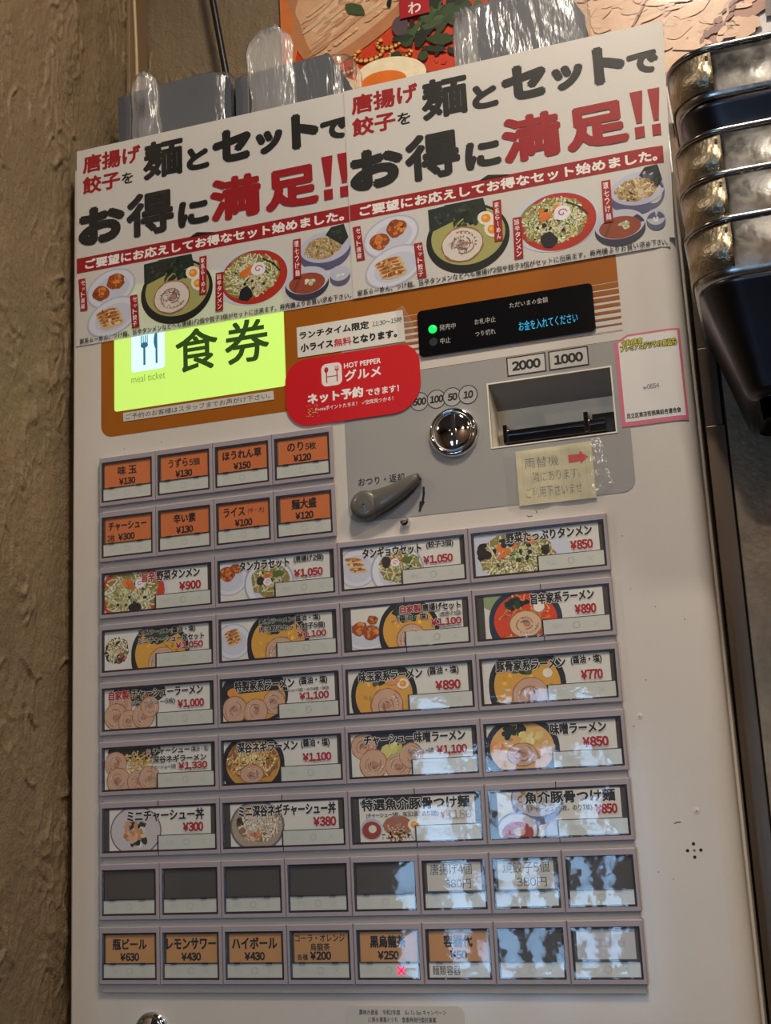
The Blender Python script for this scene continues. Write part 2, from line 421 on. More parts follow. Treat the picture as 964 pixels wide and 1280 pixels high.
# =================================================================== THE SETTING
def wall_grid(name, f, nu, nv, mats, amp, sc, seed, vert=0.62):
    """trowelled plaster: f(u,v)->(point, normal) in machine units"""
    vs = []; off = Vector((seed * 17.3, seed * 5.1, 0))
    for j in range(nv + 1):
        for i in range(nu + 1):
            p, n, a, b = f(i / nu, j / nv)
            q = Vector((a * sc, b * sc * vert, 0)) + off
            wq = noise.noise_vector(q * 2.2) * .35
            n1 = noise.noise(q * 0.9 + wq) * 2.6
            sw = n1 - math.floor(n1); scarp = sw if sw < .92 else (1 - sw) / .08 * .92
            m1 = min(1, max(0, noise.noise(q * .9 + Vector((5, 8, 3))) * 3 + .1)); m2 = min(1, max(0, noise.noise(q * 1.5 + Vector((2, 1, 9))) * 4 - .3))
            r2 = max(0, 1 - abs(noise.noise(q * 1.6 + wq * 1.5)) * 10)
            r3 = max(0, 1 - abs(noise.noise(q * 3.1 + wq + Vector((3, 3, 3)))) * 6)
            h = noise.noise(q * .5) * 1.0 + noise.noise(q * 1.4) * .5 + scarp * .5 * m1 + r2 * .7 * m2 + r3 * .35 * m1 + noise.noise(q * 5) * .16 + noise.noise(q * 12) * 0.15 + noise.noise(q * 26) * 0.13
            vs.append(Vector(p) + Vector(n) * h * amp)
    fs = [(j * (nu + 1) + i, j * (nu + 1) + i + 1, (j + 1) * (nu + 1) + i + 1, (j + 1) * (nu + 1) + i) for j in range(nv) for i in range(nu)]
    b = MB(); b.idx(vs, fs, None, 0, True)
    return b.build(name, mats)
FLOORY = Z0 / K; CEILY = (Z0 - CEIL) / K
YB = 470
def fl(u, v):      # left wall pier beside the machine: plane x=-31 facing right
    d = -120 + 242 * u; Y = -560 + (YB + 560) * v
    return (-34, Y, d), (1, 0, 0), d, Y
tag(wall_grid('wall_left', fl, 240, 800, M_STUCCO, 3.0, 0.026, 1), kind='structure')
b = MB(); b.box(-60, -35, YB - 2, FLOORY, -190, 124); b.box(-60, -35, CEILY, -558, -190, 124)
b.box(-60, -38, -560, YB, -190, 124)
o = b.build('wall_left_core', M_STUCCO); o.name = 'wall_left'; tag(o, kind='structure')
def fb(u, v):
    x = -32 + 230 * u; Y = -620 + 420 * v
    return (x, Y, 126), (0, 0, -1), x, Y
tag(wall_grid('wall_back', fb, 260, 300, M_STUCCO, 1.8, 0.028, 5), kind='structure')
X0, X1, D0, D1 = -1500, 1900, -2500, 135
b = MB(); b.box(X0, X1, CEILY, FLOORY, 129, 150); tag(b.build('wall_back', M_SMOOTH), kind='structure')
b = MB(); b.box(X0, X1, FLOORY, FLOORY + 30, D0, 150); tag(b.build('floor', M_FLOOR), kind='structure')
b = MB(); b.box(X0, X1, CEILY - 30, CEILY, D0, 150); tag(b.build('ceiling', M_CEIL), kind='structure')
b = MB(); b.box(X1, X1 + 30, CEILY, FLOORY, D0, 150); tag(b.build('wall_right', M_ROOM), kind='structure')
b = MB(); b.box(X0 - 30, X0, CEILY, FLOORY, D0, 150); tag(b.build('wall_west', M_ROOM), kind='structure')
wx0, wx1, wY0, wY1 = -520, 130, 140, 900
b = MB(); b.box(X0, wx0, CEILY, FLOORY, D0 - 30, D0); b.box(wx1, X1, CEILY, FLOORY, D0 - 30, D0)
b.box(wx0, wx1, CEILY, wY0, D0 - 30, D0); b.box(wx0, wx1, wY1, FLOORY, D0 - 30, D0)
tag(b.build('wall_front', M_ROOM), kind='structure')
b = MB()
for a_, c_ in ((wx0, wx0 + 30), (-330, -235), (-120, -20), (70, wx1)): b.box(a_, c_, wY0, wY1, D0 - 20, D0 + 6)
for a_ in (wY0, 330, 520, wY1 - 18): b.box(wx0, wx1, a_, a_ + 12, D0 - 20, D0 + 6)
fr_ = tag(b.build('window_1', M_WOOD), kind='structure')
b = MB(); b.box(wx0, wx1, wY0, wY1, D0 - 12, D0 - 10); b.build('pane', M_GLASS, fr_)
# smooth strip and bead in the corner behind the machine
b = MB(); b.box(-31, -27, -640, -180, 92, 124); tag(b.build('trim_1', M_SMOOTH, bevel=1), kind='structure')
# ceiling lamps
for i, (lx, ly) in enumerate(LAMPS):
    x, d = lx / K, ly / K
    t = thing('ceiling_lamp', ['round warm ceiling lamp above the ticket machine', 'round warm ceiling lamp over the right of the room', 'round warm ceiling lamp nearest the window on the left', 'round warm ceiling lamp in the middle of the room', 'round warm ceiling lamp in the far right corner behind the viewer'][i], 'lamp', (x, CEILY, d), 'ceiling lamps')
    def disc(r0, y0, r1, y1, n=24):
        return [[(x + r * math.cos(2 * math.pi * k / n), Y, d + r * math.sin(2 * math.pi * k / n)) for k in range(n)] for r, Y in ((r0, y0), (r1, y1))]
    b = MB(); L_ = disc(75, CEILY, 75, CEILY + 30); L_.append(disc(68, CEILY + 30, 1, 1)[0]); L_.append(disc(66, CEILY + 10, 1, 1)[0]); b.loft(L_, sm=False); b.build('housing', M_WOOD, t)
    b = MB(); L_ = disc(66, CEILY + 12, 60, CEILY + 20); b.loft(L_, True, False, True); b.build('diffuser', M_LAMP, t)

# =================================================================== THE TICKET MACHINE
RX = 399; RR = 11.5
mach = thing('ticket_machine', 'beige meal ticket vending machine with rows of price buttons', 'vending machine', (194, FLOORY, 60))
TOPY = -225
def front_profile():
    p = [(-24, 30), (-24, 1.6), (-23.5, .5), (-22.4, 0)]
    return p
b = MB()
for Ya, Yb in ((TOPY, -10), (-10, 32), (32, FLOORY - 40)):
    left = [(-24, 30), (-24, 1.6), (-23.5, .5), (-22.4, 0)]
    arc = [(RX + RR * math.sin(a * math.pi / 20), RR - RR * math.cos(a * math.pi / 20)) for a in range(11)] + [(RX + RR, 30)]
    b.loft([[(x, Ya, d) for x, d in left], [(x, Yb, d) for x, d in left]], False, sm=True)
    b.loft([[(x, Ya, d) for x, d in arc], [(x, Yb, d) for x, d in arc]], False, sm=True)
    segs = ((-22.4, 283.3), (362, RX)) if Ya == -10 else ((-22.4, RX),)
    for a_, c_ in segs: b.face([(a_, Ya, 0), (a_, Yb, 0), (c_, Yb, 0), (c_, Ya, 0)])
b.face([(-24, TOPY, 30), (-24, TOPY, 1), (RX, TOPY, 0), (RX + RR, TOPY, RR), (RX + RR, TOPY, 30)])
b.face([(-24, TOPY, 30), (-24, FLOORY - 40, 30), (RX + RR, FLOORY - 40, 30), (RX + RR, TOPY, 30)])
b.build('front_door', M_PAINT, mach)
b = MB(); b.box(-22, RX + RR - 2, TOPY + 3, FLOORY - 40, 30.2, 33); b.build('door_gap', M_DARK, mach)
b = MB(); b.box(-23, 412, TOPY, FLOORY - 20, 33, 118); b.build('cabinet_body', M_PAINT, mach, bevel=1.2)
b = MB(); b.box(-18, 404, FLOORY - 40, FLOORY, 14, 112); b.build('plinth', M_DARK, mach)

# orange colour panel with stripes, grey coin panel
op = Art(-0.10, step=0.03)
ol = rrect(-.5, 184, -125, -12, (0, 0, 0, 9)); op.fan(90, -60, ol, (160, 90, 14))
op.rect(184, 372, -125, -66.5, (160, 90, 14))
for i in range(8):
    y0 = -66.5 + 4.15 * i; bh = .6 + .46 * i
    op.rect(184, 372, y0 + bh, y0 + 4.15, (160, 90, 14))
M_ORV = mat('orange_print', vcol=True, rough=0.34, coat=0.2)
opo = op.build('orange_panel', M_ORV, mach)
gp = MB()
def gpoly(pts): gp.face([(x, Y, -.28) for x, Y in pts])
gpoly([(184, -26.5), (184, 63)] + [(192 - 8 * math.cos(a * math.pi / 12), 63 + 8 * math.sin(a * math.pi / 12)) for a in range(1, 7)] + [(283.3, 71), (283.3, -26.5)])
gpoly([(283.3, -26.5), (283.3, -10), (362, -10), (362, -26.5)]); gpoly([(283.3, 32), (283.3, 71), (362, 71), (362, 32)])
gpoly([(362, -26.5), (362, 71)] + [(363 + 8 * math.sin(a * math.pi / 12), 63 + 8 * math.cos(a * math.pi / 12)) for a in range(0, 7)] + [(371, -26.5)])
gp.build('coin_panel', M_GREY, mach)
ga = Art(-.30)
ga.stroke([(184, -27), (371, -27)], .35, (120, 84, 40))
# coin circles, denominations, return label
for cx, t_ in ((236.5, '500'), (248.2, '100'), (259.0, '50'), (269.6, '10')):
    ga.ell(cx, -5.4, 6.5, 6.5, (26, 25, 24), 36); ga.ell(cx, -5.4, 5.9, 5.9, (168, 165, 160), 36)
    w_ = 4.6 if len(t_) == 3 else 3.3
    ga.text(t_, cx - w_, cx + w_, -8.0, -2.8, (26, 25, 24), .045, 3, shear=.12)
for x0, x1, t_ in ((296.4, 322, '2000'), (323.8, 349.3, '1000')):
    ga.rect(x0, x1, -26.3, -13.5, (30, 28, 27)); ga.rect(x0 + .8, x1 - .8, -25.5, -14.3, (190, 185, 176)); ga.text(t_, x0 + 3.4, x1 - 3.4, -23.2, -16.6, (26, 25, 24), .05, 3)
ga.text('おつり・返却', 191.8, 223.5, 41.2, 46.6, (36, 34, 32), .005)
ga.stroke([(236.2, 52.6), (236, 57), (235, 62), (232.6, 67.8)], 1.5, (18, 17, 17)); ga.poly([(232, 68.4), (236.6, 62.4), (233, 61.4)], (18, 17, 17))
ga.build('printed_markings', M_INK, mach)

# bill slot recess
b = MB()
x0, x1, Y0, Y1, dd = 283.3, 362, -10, 32, 24
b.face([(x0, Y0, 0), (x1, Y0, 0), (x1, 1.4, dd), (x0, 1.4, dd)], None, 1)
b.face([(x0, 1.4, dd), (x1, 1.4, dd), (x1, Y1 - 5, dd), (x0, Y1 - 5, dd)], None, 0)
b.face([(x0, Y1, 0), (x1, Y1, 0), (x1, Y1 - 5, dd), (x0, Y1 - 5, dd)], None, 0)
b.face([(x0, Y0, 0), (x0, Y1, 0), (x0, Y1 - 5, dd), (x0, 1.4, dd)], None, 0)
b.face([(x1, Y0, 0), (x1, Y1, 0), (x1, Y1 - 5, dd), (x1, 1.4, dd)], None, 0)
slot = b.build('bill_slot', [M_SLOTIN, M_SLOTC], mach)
b = MB(); b.box(289.5, 354.5, 18, 26.5, 14, 24); b.box(289.5, 355, 20.6, 21.4, 12.4, 15); b.box(288.2, 291, 14.6, 27, 12, 24); b.box(341, 344, 13, 26, 12, 24)
b.build('bill_guide', M_BLACK, slot, bevel=.5)
b = MB(); b.box(346, 360, 14, 26.5, 17, 24); b.build('roller_housing', M_DARK, slot)
b = MB()
for o_, i_ in (((283.3, 362, -10, 32), .8),):
    L0 = [(283.3, -10), (283.3, 32), (362, 32), (362, -10)]; L1 = [(282.4, -10.9), (282.4, 32.9), (362.9, 32.9), (362.9, -10.9)]
    b.loft([[(x, Y, 1) for x, Y in L0], [(x, Y, -.7) for x, Y in L0], [(x, Y, -.7) for x, Y in L1], [(x, Y, -.2) for x, Y in L1]])
b.build('slot_lip', M_SLOTIN, slot)

# coin entry
cx, cY = 258.6, 18.8
b = MB(); b.lathe(cx, cY, [(17, -.2), (16.4, -2.4), (15, -4.2), (13.8, -4.2), (13.2, -3.2)], 56, cap1=False); coin = b.build('coin_entry', M_CHROME, mach)
b = MB(); b.lathe(cx, cY, [(13.3, -2.6), (13.2, -3.4), (11, -4.6), (8, -5.4), (4, -5.9), (.5, -6)], 56); b.build('domed_plate', M_CHROME, coin)
b = MB(); b.box(cx + .2, cx + 2.3, cY - 12.4, cY + 11.5, -6.25, -3.2); b.build('coin_slit', M_DARK, coin)
b = MB(); b.lathe(cx, cY, [(12.6, -3.0), (12.7, -4.3), (13.2, -4.3), (13.4, -3.0)], 56, cap1=False); b.build('inner_ring', M_STEEL, coin)

# return lever
b = MB()
path = [((197.2, 61.2), 9.2, 7), ((202, 60.6), 9.4, 9), ((208, 59.3), 8.3, 10), ((215, 56.8), 7.1, 10), ((222, 53.6), 6.0, 9.5), ((228, 50.2), 5.0, 9), ((232.5, 47.4), 4.0, 8.4), ((235, 45.9), 2.4, 7)]
loops = []
for i, ((px, py), w_, dp) in enumerate(path):
    a_, c_ = path[max(i - 1, 0)][0], path[min(i + 1, len(path) - 1)][0]
    tx, ty = c_[0] - a_[0], c_[1] - a_[1]; l = math.hypot(tx, ty); nx, ny = -ty / l, tx / l
    loops.append([(px + nx * w_ * math.cos(2 * math.pi * k / 16), py + ny * w_ * math.cos(2 * math.pi * k / 16), -dp * .62 - dp * .42 * math.sin(2 * math.pi * k / 16)) for k in range(16)])
b.loft(loops, True, True, True, sm=True)
lev = b.build('return_lever', M_LEVER, mach, subs=1)
b = MB(); b.lathe(197.6, 61.2, [(10.2, 0), (10.2, -5), (9.6, -8.0), (8.2, -9.4), (5, -9.9), (.5, -10)], 32); b.build('lever_hub', M_LEVER, lev)
b = MB(); b.lathe(222.8, 74.4, [(3.2, 0), (3.2, -3), (2.6, -3.8)], 20); b.build('pin_lock', M_CHROME, mach)
b = MB(); b.lathe(36, 385, [(11.5, 0), (11, -2.6), (9.4, -4), (8.4, -3), (8.2, -2), (7.6, -3.6), (1, -4)], 40); lk = b.build('door_lock', M_CHROME, mach)
b = MB(); b.box(35.2, 36.8, 381, 389, -4.4, -3.8); b.build('key_slit', M_DARK, lk)
for x, Y in ((384.2, 280.9), (380.5, 284.6), (388, 284.5), (384.2, 288.3)): a = Art(-.1); a.ell(x, Y, .95, .95, (12, 11, 11), 14); a.build('speaker_hole', M_INK, mach)
a = Art(-.1); a.ell(384.3, 284.6, .8, .8, (120, 112, 102), 12); a.build('centre_screw', M_INK, mach)
a = Art(-.1)
a.stroke([(374.6, 269.2), (376.5, 268.5), (378.2, 268.6)], .5, (60, 52, 46))
for x, Y in ((375.6, 143), (392, 152), (360, 98), (356.5, 212.6), (363, 296), (371, 300), (18, -2), (47.3, -3), (362, 131), (366, 186)): a.ell(x, Y, .4, .35, (96, 84, 72), 8)
a.stroke([(302, 78.8), (303.4, 79.5), (305.5, 79.4)], .35, (90, 80, 70)); a.stroke([(308, 76), (308.8, 77.6)], .35, (90, 80, 70))
tag(a.build('paint_chips', M_INK, mach), kind='stuff')
for x, Y in ((387.7, 262.6), (360.5, 207)):
    b = MB(); b.lathe(x, Y, [(2.2, 0), (1.7, -.12), (.3, -.2)], 16); b.build('filler_dimple', M_PAINT, mach)

# display
b = MB(); prism(b, rrect(238.8, 355.6, -67.6, -35.2, 3.2), -1.4, 0); disp = b.build('display_panel', M_BLACK, mach)
a = Art(-1.42)
for t_, x0, x1, Y0, Y1 in (('発売中', 253.6, 264.6, -55.6, -51.4), ('中止', 253.6, 260.6, -46.4, -42.2), ('お札中止', 277.4, 291.6, -55.6, -51.6), ('つり切れ', 277.4, 291, -47.2, -43.2), ('ただいまの金額', 301.4, 326.6, -63, -59.2)):
    a.text(t_, x0, x1, Y0, Y1, (176, 172, 162), .005, 1)
a.ell(248.9, -44.6, 2.8, 2.8, (20, 34, 34), 24); a.build('display_lettering', M_INK, disp)
a = Art(-1.44); a.text('お金を入れてください', 306.4, 344.6, -49.2, -42.6, (40, 150, 190), 0, 2)
a.build('display_message', mat('display_glow', vcol=True, rough=.4, emis=.6), disp)
b = MB(); b.lathe(248.9, -53.4, [(2.9, -1.4), (2.8, -2), (2, -2.6), (.4, -2.9)], 24); o = b.build('indicator_lamp', mat('green_lamp', (20, 226, 90), .3, emis=.9), disp); o['label'] = 'lit green indicator lamp'

# lit sign
b = MB(); prism(b, rrect(10.3, 142.8, -124, -30, 2.2), -.35, 0); sign = b.build('lit_sign', M_LIGHTBOX, mach); sign['label'] = 'glowing yellow-green meal ticket sign'
a = Art(-.37)
a.clip = None
a.fan(37.5, -71, rrect(24.3, 50.9, -87, -57.3, 2.4), (208, 252, 255))
for q in (33.6, 35.2, 36.8, 38.4): a.stroke([(q - 1.3, -83.6), (q - 1.3, -77)], .75, (40, 96, 124))
a.ell(34.7, -76.6, 3.0, 2.2, (40, 96, 124)); a.stroke([(34.7, -76), (34.7, -62)], 1.7, (40, 96, 124))
a.poly([(43.2, -84.4), (45.2, -84.4), (45.2, -73), (43.2, -73), (42.2, -77), (42.4, -81.5)], (40, 96, 124)); a.stroke([(44.4, -74), (44.4, -62)], 1.6, (40, 96, 124))
a.text('meal ticket', 24.2, 51.2, -54.8, -49.4, (96, 140, 44), -.005, 3)
a.text('食', 59.2, 92.6, -83, -51, (38, 62, 16), .018, 3); a.text('券', 97.6, 131.6, -83, -51, (38, 62, 16), .018, 3)
a.build('sign_lettering', M_LIT, sign)

# ------------------------------------------------------------------ button field
b = MB(); b.box(1.4, 350.6, 2 * ROW + 3, 362.2, -2, -.05); b.box(1.4, 175, 3, 2 * ROW + 4, -2, -.05)
b.build('button_backplate', M_RAIL, mach, bevel=.4, bseg=1)
def bezel_mesh(w, h0, h1, windows):
    """frame with one or two window openings, bevelled outside"""
    mb = MB(); a0, a1 = .15, w - .15
    O = [(a0, h0), (a0, h1), (a1, h1), (a1, h0)]
    def ins(L, q): return [(L[0][0] + q, L[0][1] + q), (L[1][0] + q, L[1][1] - q), (L[2][0] - q, L[2][1] - q), (L[3][0] - q, L[3][1] + q)]
    mb.loft([[(x, Y, -2) for x, Y in O], [(x, Y, -3.6) for x, Y in O], [(x, Y, -4.2) for x, Y in ins(O, .55)]])
    I = ins(O, .55)
    if len(windows) == 1:
        Wd = windows[0]; Q = [(Wd[0], Wd[2]), (Wd[0], Wd[3]), (Wd[1], Wd[3]), (Wd[1], Wd[2])]
        mb.loft([[(x, Y, -4.2) for x, Y in I], [(x, Y, -4.2) for x, Y in Q], [(x, Y, -2.2) for x, Y in Q]])
    mb.face([(a0, h0, -2.1), (a0, h1, -2.1), (a1, h1, -2.1), (a1, h0, -2.1)], None, 1)
    return mb
def rim_mb(x0, x1, Y0, Y1, t=1.3, d=-4.0):
    mb = MB(); O = [(x0, Y0), (x0, Y1), (x1, Y1), (x1, Y0)]; I = [(x0 + t, Y0 + t), (x0 + t, Y1 - t), (x1 - t, Y1 - t), (x1 - t, Y0 + t)]
    mb.loft([[(x, Y, -2.4) for x, Y in O], [(x, Y, d) for x, Y in O], [(x, Y, d + .25) for x, Y in I], [(x, Y, -2.4) for x, Y in I]])
    return mb
def strip_art(x0, x1, Y0, Y1, d=-3.75, ring=True):
    s_ = Art(d, step=.008); c_ = (206, 208, 198)
    s_.box(x0, x1, Y0, Y1, d, -2.6, lin(c_))
    cx_ = (x0 + x1) / 2; cy_ = (Y0 + Y1) / 2; k = 1.0
    g = (192, 193, 183)
    for q in (0,):
        s_.up(); n = 18
        s_.stroke([(cx_ + 2 * math.cos(t * .42), cy_ + 2 * math.sin(t * .42)) for t in range(16)], .45, g)
    s_.stroke([(x1 - 10, cy_ - 1.8), (x1 - 6.4, cy_ + 1.8)], .35, g); s_.stroke([(x1 - 10, cy_ + 1.8), (x1 - 6.4, cy_ - 1.8)], .35, g)
    s_.text('売切', x0 + 5, x0 + 11, cy_ - 1.6, cy_ + 1.6, (198, 199, 190), 0, 1)
    return s_
BZ = {}
INK = (30, 24, 24); RED = (172, 22, 34); WH = (224, 222, 214)
def button(c, r, kind, art=None, pair=False):
    """kind: 1 single, 2 double width"""
    w = 44 * kind; ox, oY = 44 * c, ROW * r; org = (ox, oY, 0)
    wx1_ = w - 2.2; Yt, Yb = 7.6, 36.6
    k = ('bz', kind, pair)
    if k not in BZ:
        mb = bezel_mesh(w, 3.9, 39.5, [(2.1, wx1_, Yt, Yb)])
        if pair: mb.box(w / 2 - .25, w / 2 + .25, 4.1, Yt, -4.3, -3.5, None, 1); mb.box(w / 2 - .25, w / 2 + .25, Yb, 39.3, -4.3, -3.5, None, 1)
        bz = mb.build('ticket_button', [M_BEZEL, M_DARK], mach, org=(0, 0, 0)); BZ[k] = bz.data; C.objects.unlink(bz); bpy.data.objects.remove(bz)
    o = bpy.data.objects.new('ticket_button', BZ[k]); C.objects.link(o); o.parent = mach
    pl = ORG[mach]; o.location = ((org[0] - pl[0]) * K, (org[2] - pl[2]) * K, -(org[1] - pl[1]) * K); ORG[o] = Vector(org)
    def sub(name, data, mts):
        if isinstance(data, MB):
            if (name, kind, pair) in BZ and name not in ('price_card', 'indicator_strip'): pass
            q = data.build(name, mts, o, org=(0, 0, 0))
            q.location = (0, 0, 0); return q
    kk = ('rim', kind, pair)
    if kk not in BZ:
        mb = rim_mb(2.1, wx1_, Yt, Yb)
        if pair: mb.box(w / 2 - 1.2, w / 2 + 1.2, Yt, Yb, -3.3, -2.3)
        if kind == 1: mb.box(2.4, wx1_ - .4, 26.3, 26.9, -4.0, -3.2); mb.box(8, 12, 26.1, 27.2, -4.25, -3.6); mb.box(wx1_ - 12, wx1_ - 8, 26.1, 27.2, -4.25, -3.6)
        else: mb.box(w / 2 - .3, wx1_ - .4, 26.2, 26.8, -3.75, -3.2); mb.box(w / 2 - .9, w / 2, 26.2, Yb - 1, -4.0, -3.2)
        q = mb.build('window_rim', M_RIM); BZ[kk] = q.data; bpy.data.objects.remove(q)
        mb = MB(); nn_ = 8
        mb.idx([(2.4 + (wx1_ - 2.7) * i / nn_, Yt + .3 + (Yb - Yt - .6) * j / nn_, -4.15 - .4 * kind * (1 - (2 * i / nn_ - 1) ** 2) * (1 - .6 * (2 * j / nn_ - 1) ** 2)) for j in range(nn_ + 1) for i in range(nn_ + 1)], [(j * (nn_ + 1) + i, (j + 1) * (nn_ + 1) + i, (j + 1) * (nn_ + 1) + i + 1, j * (nn_ + 1) + i + 1) for j in range(nn_) for i in range(nn_)])
        q = mb.build('clear_cover', M_COVER); BZ[('cov',) + kk[1:]] = q.data; bpy.data.objects.remove(q)
        if kind == 2: q = strip_art(w / 2, wx1_ - 1.4, 26.7, Yb - 1.1, -3.9).build('indicator_strip', M_STRIP)
        else: q = strip_art(3.2, wx1_ - 1.2, 26.9, Yb - 1.1, -3.6).build('indicator_strip', M_STRIP)
        BZ[('strip',) + kk[1:]] = q.data; bpy.data.objects.remove(q)
    for nm, key in (('window_rim', kk), ('indicator_strip', ('strip',) + kk[1:]), ('clear_cover', ('cov',) + kk[1:])):
        q = bpy.data.objects.new(nm, BZ[key]); C.objects.link(q); q.parent = o; ORG[q] = ORG[o]
    if art is not None:
        q = art.build('price_card', M_PRINT, o, org=(0, 0, 0)); q.location = (0, 0, 0)
    return o

def single(c, r, lines, col, blank=False):
    A = Art(-2.9, clip=(3.4, 40.6, 8.6, 26.4))
    A.rect(3.4, 40.6, 8.6, 26.4, (78, 72, 66))
    if col: A.rect(3.9 + rnd.uniform(-.3, 1.2), 40.2, 9.0, 26.4, col)
    for L_ in lines: A.text(*L_[:5], INK, L_[5] if len(L_) > 5 else .022, 2)
    return button(c, r, 1, A)
def cen(t, w, Y0, Y1, bold=.034, x=21.8): return (t, x - w / 2, x + w / 2, Y0, Y1, bold)
OR1 = (212, 116, 60); OR2 = (200, 148, 94)
single(0, 0, [cen('味 玉', 15, 11.4, 18), cen('¥130', 13, 20, 25.2, .042)], OR1)
single(1, 0, [cen('うずら', 15, 11.4, 18, .03, 17.5), cen('5個', 8, 12.8, 18, .03, 30), cen('¥130', 13, 20, 25.2, .042)], OR1)
single(2, 0, [cen('ほうれん草', 29, 11.2, 18), cen('¥150', 13.0, 20, 25.2, .042)], OR1)
single(3, 0, [cen('のり', 12, 11.2, 18, .03, 17), cen('5枚', 8, 12.6, 18, .03, 28), cen('¥120', 13.0, 20, 25.2, .042)], OR1)
single(0, 1, [cen('チャーシュー', 30, 11.5, 18), cen('2枚', 6, 20.2, 25.4, .02, 9), cen('¥300', 13.0, 20, 25.2, .042, 21)], OR1)
single(1, 1, [cen('辛い素', 17, 11.2, 18), cen('¥130', 13, 20, 25.2, .042)], OR1)
single(2, 1, [cen('ライス', 16, 11.4, 18, .03, 15), cen('(中・大)', 12, 13, 17.5, .01, 31), cen('¥100', 13.0, 20, 25.2, .042)], OR1)
single(3, 1, [cen('麺大盛', 18, 11, 18.2), cen('¥120', 13.0, 20, 25.2, .042)], OR1)

def dbl(c, r, pair, pic, texts):
    x0, x1, Y0, Y1 = (7.5, 81.5, 8.8, 35.4) if pair else (3.6, 84.0, 8.8, 35.4)
    if not pair: x1 = 82.2
    A = Art(-2.7 if not pair else -3.4, clip=(3.4, 85, 8.4, 35.6), step=.0035)
    A.rect(3.4, 85, 8.4, 35.6, (70, 62, 58)); A.clip = (x0, x1, Y0, Y1); A.rect(x0, x1, Y0, Y1, WH)
    pic(A)
    wd_ = x1 - x0
    for t_, f0, f1, ya, yb, col, *rest in texts:
        A.text(t_, x0 + f0 * wd_, x0 + f1 * wd_, ya, yb, col, rest[0] if rest else .03, 2, halo=WH, hw=.05)
    return button(c * 2, r, 2, A, pair)
GOLD = (222, 166, 66)
def iekei(A, x, Y, r, soup=GOLD, ch=True):
    deepbowl(A, x, Y, r, r * .98, soup); A.fan(x, Y - r * .6, [(x - r * .1, Y - r * .25), (x - r * .55, Y - r * .55), (x - r * .3, Y - r * .9), (x + r * .3, Y - r * .95), (x + r * .6, Y - r * .55)], (34, 50, 40))
    blobs(A, x - r * .05, Y - r * .5, r * .4, r * .25, 12, r * .12, [(44, 66, 40), (28, 40, 30), (60, 84, 50)])
    if ch: chashu(A, x + r * .08, Y + r * .32, r * .5)
def p_tan(A): A.ell(25, 23, 27, 22, (206, 210, 222)); A.ell(25, 23, 25, 20, (206, 62, 28)); vegheap(A, 24, 23, 21, 17, 130, .9); naruto(A, 31, 17, 3.6); A.ell(27, 33, 5, 3, (36, 30, 34))
def p_setA(A): dish(A, 10, 20, 14, 12); karaage(A, 9, 17, 6); karaage(A, 15, 14, 4); dish(A, 39, 26, 18, 17, (170, 176, 198), (226, 228, 236)); vegheap(A, 40, 24, 14, 11, 60, .8); A.ell(33, 24, 3, 3, (50, 40, 36)); naruto(A, 38, 25, 3); A.ell(46, 20, 4, 2.5, (90, 110, 50), 10, 0, .2, rnd)
def p_setB(A): dish(A, 13, 22, 14, 13); gyoza(A, 12, 20, 8, 4.5, 3, .1); dish(A, 40, 26, 18, 17, (170, 176, 198), (226, 228, 236)); vegheap(A, 42, 24, 14, 11, 60, .8); A.ell(33, 20, 3, 4, (50, 40, 36)); naruto(A, 39, 21, 3); A.ell(47, 20, 4, 2.5, (90, 110, 50), 10, 0, .2, rnd)
def p_veg(A): A.ell(30, 24, 34, 26, (206, 212, 226)); vegheap(A, 30, 25, 24, 15, 150, .9); blobs(A, 10, 20, 3, 5, 5, 3.4, [(44, 32, 30)]); blobs(A, 27, 15, 8, 2.5, 6, 3, [(44, 32, 30)]); blobs(A, 50, 22, 4, 2, 4, 2.6, [(52, 38, 34)]); A.ell(22, 23, 5, 1.6, (224, 122, 60), 12, -.6); A.ell(38, 15, 5, 1.8, (230, 130, 66), 12, .5)
def p_r4a(A): A.ell(13, 24, 10.5, 10.5, (226, 226, 222)); strands(A, 13, 22, 9.5, 9, 70, .8, [(238, 220, 170), (226, 200, 150), (250, 240, 210)], .8, .8, (58, 54, 40)); blobs(A, 15, 28, 5, 3, 7, 1.8, [(160, 84, 60), (60, 50, 40)]); iekei(A, 46, 26, 22)
def p_r4b(A): dish(A, 12, 23, 13, 12); gyoza(A, 12, 20, 7, 4.2, 4, -.3); iekei(A, 44, 26, 22)
def p_r4c(A): dish(A, 18, 28, 16, 8); karaage(A, 13, 22, 5.5); karaage(A, 21, 25, 5.5); karaage(A, 22, 17, 3.5); iekei(A, 46, 25, 20)
def p_r4d(A):
    A.ell(14, 12, 8, 6, (150, 164, 120)); deepbowl(A, 33, 25, 23, 20, (222, 70, 26), (44, 52, 72)); strands(A, 33, 24, 19, 16, 40, 1, [(244, 130, 60), (250, 170, 100)], .5, 1.5)
    blobs(A, 28, 15, 8, 4, 14, 2.6, [(30, 50, 36), (46, 72, 48), (20, 34, 30)]); chashu(A, 33, 28, 10.5, 8.5, base=(226, 190, 150)); A.ell(42, 18, 3.4, 3.2, (244, 240, 226))
def p_r5a(A):
    A.ell(30, 12, 20, 9, (40, 46, 44)); strands(A, 30, 16, 14, 5, 30, .8, [(220, 180, 100)]); 
    for x, Y, r in ((16, 20, 9), (12, 27, 9), (22, 31, 8), (33, 28, 8.5), (38, 22, 7)): chashu(A, x, Y, r)
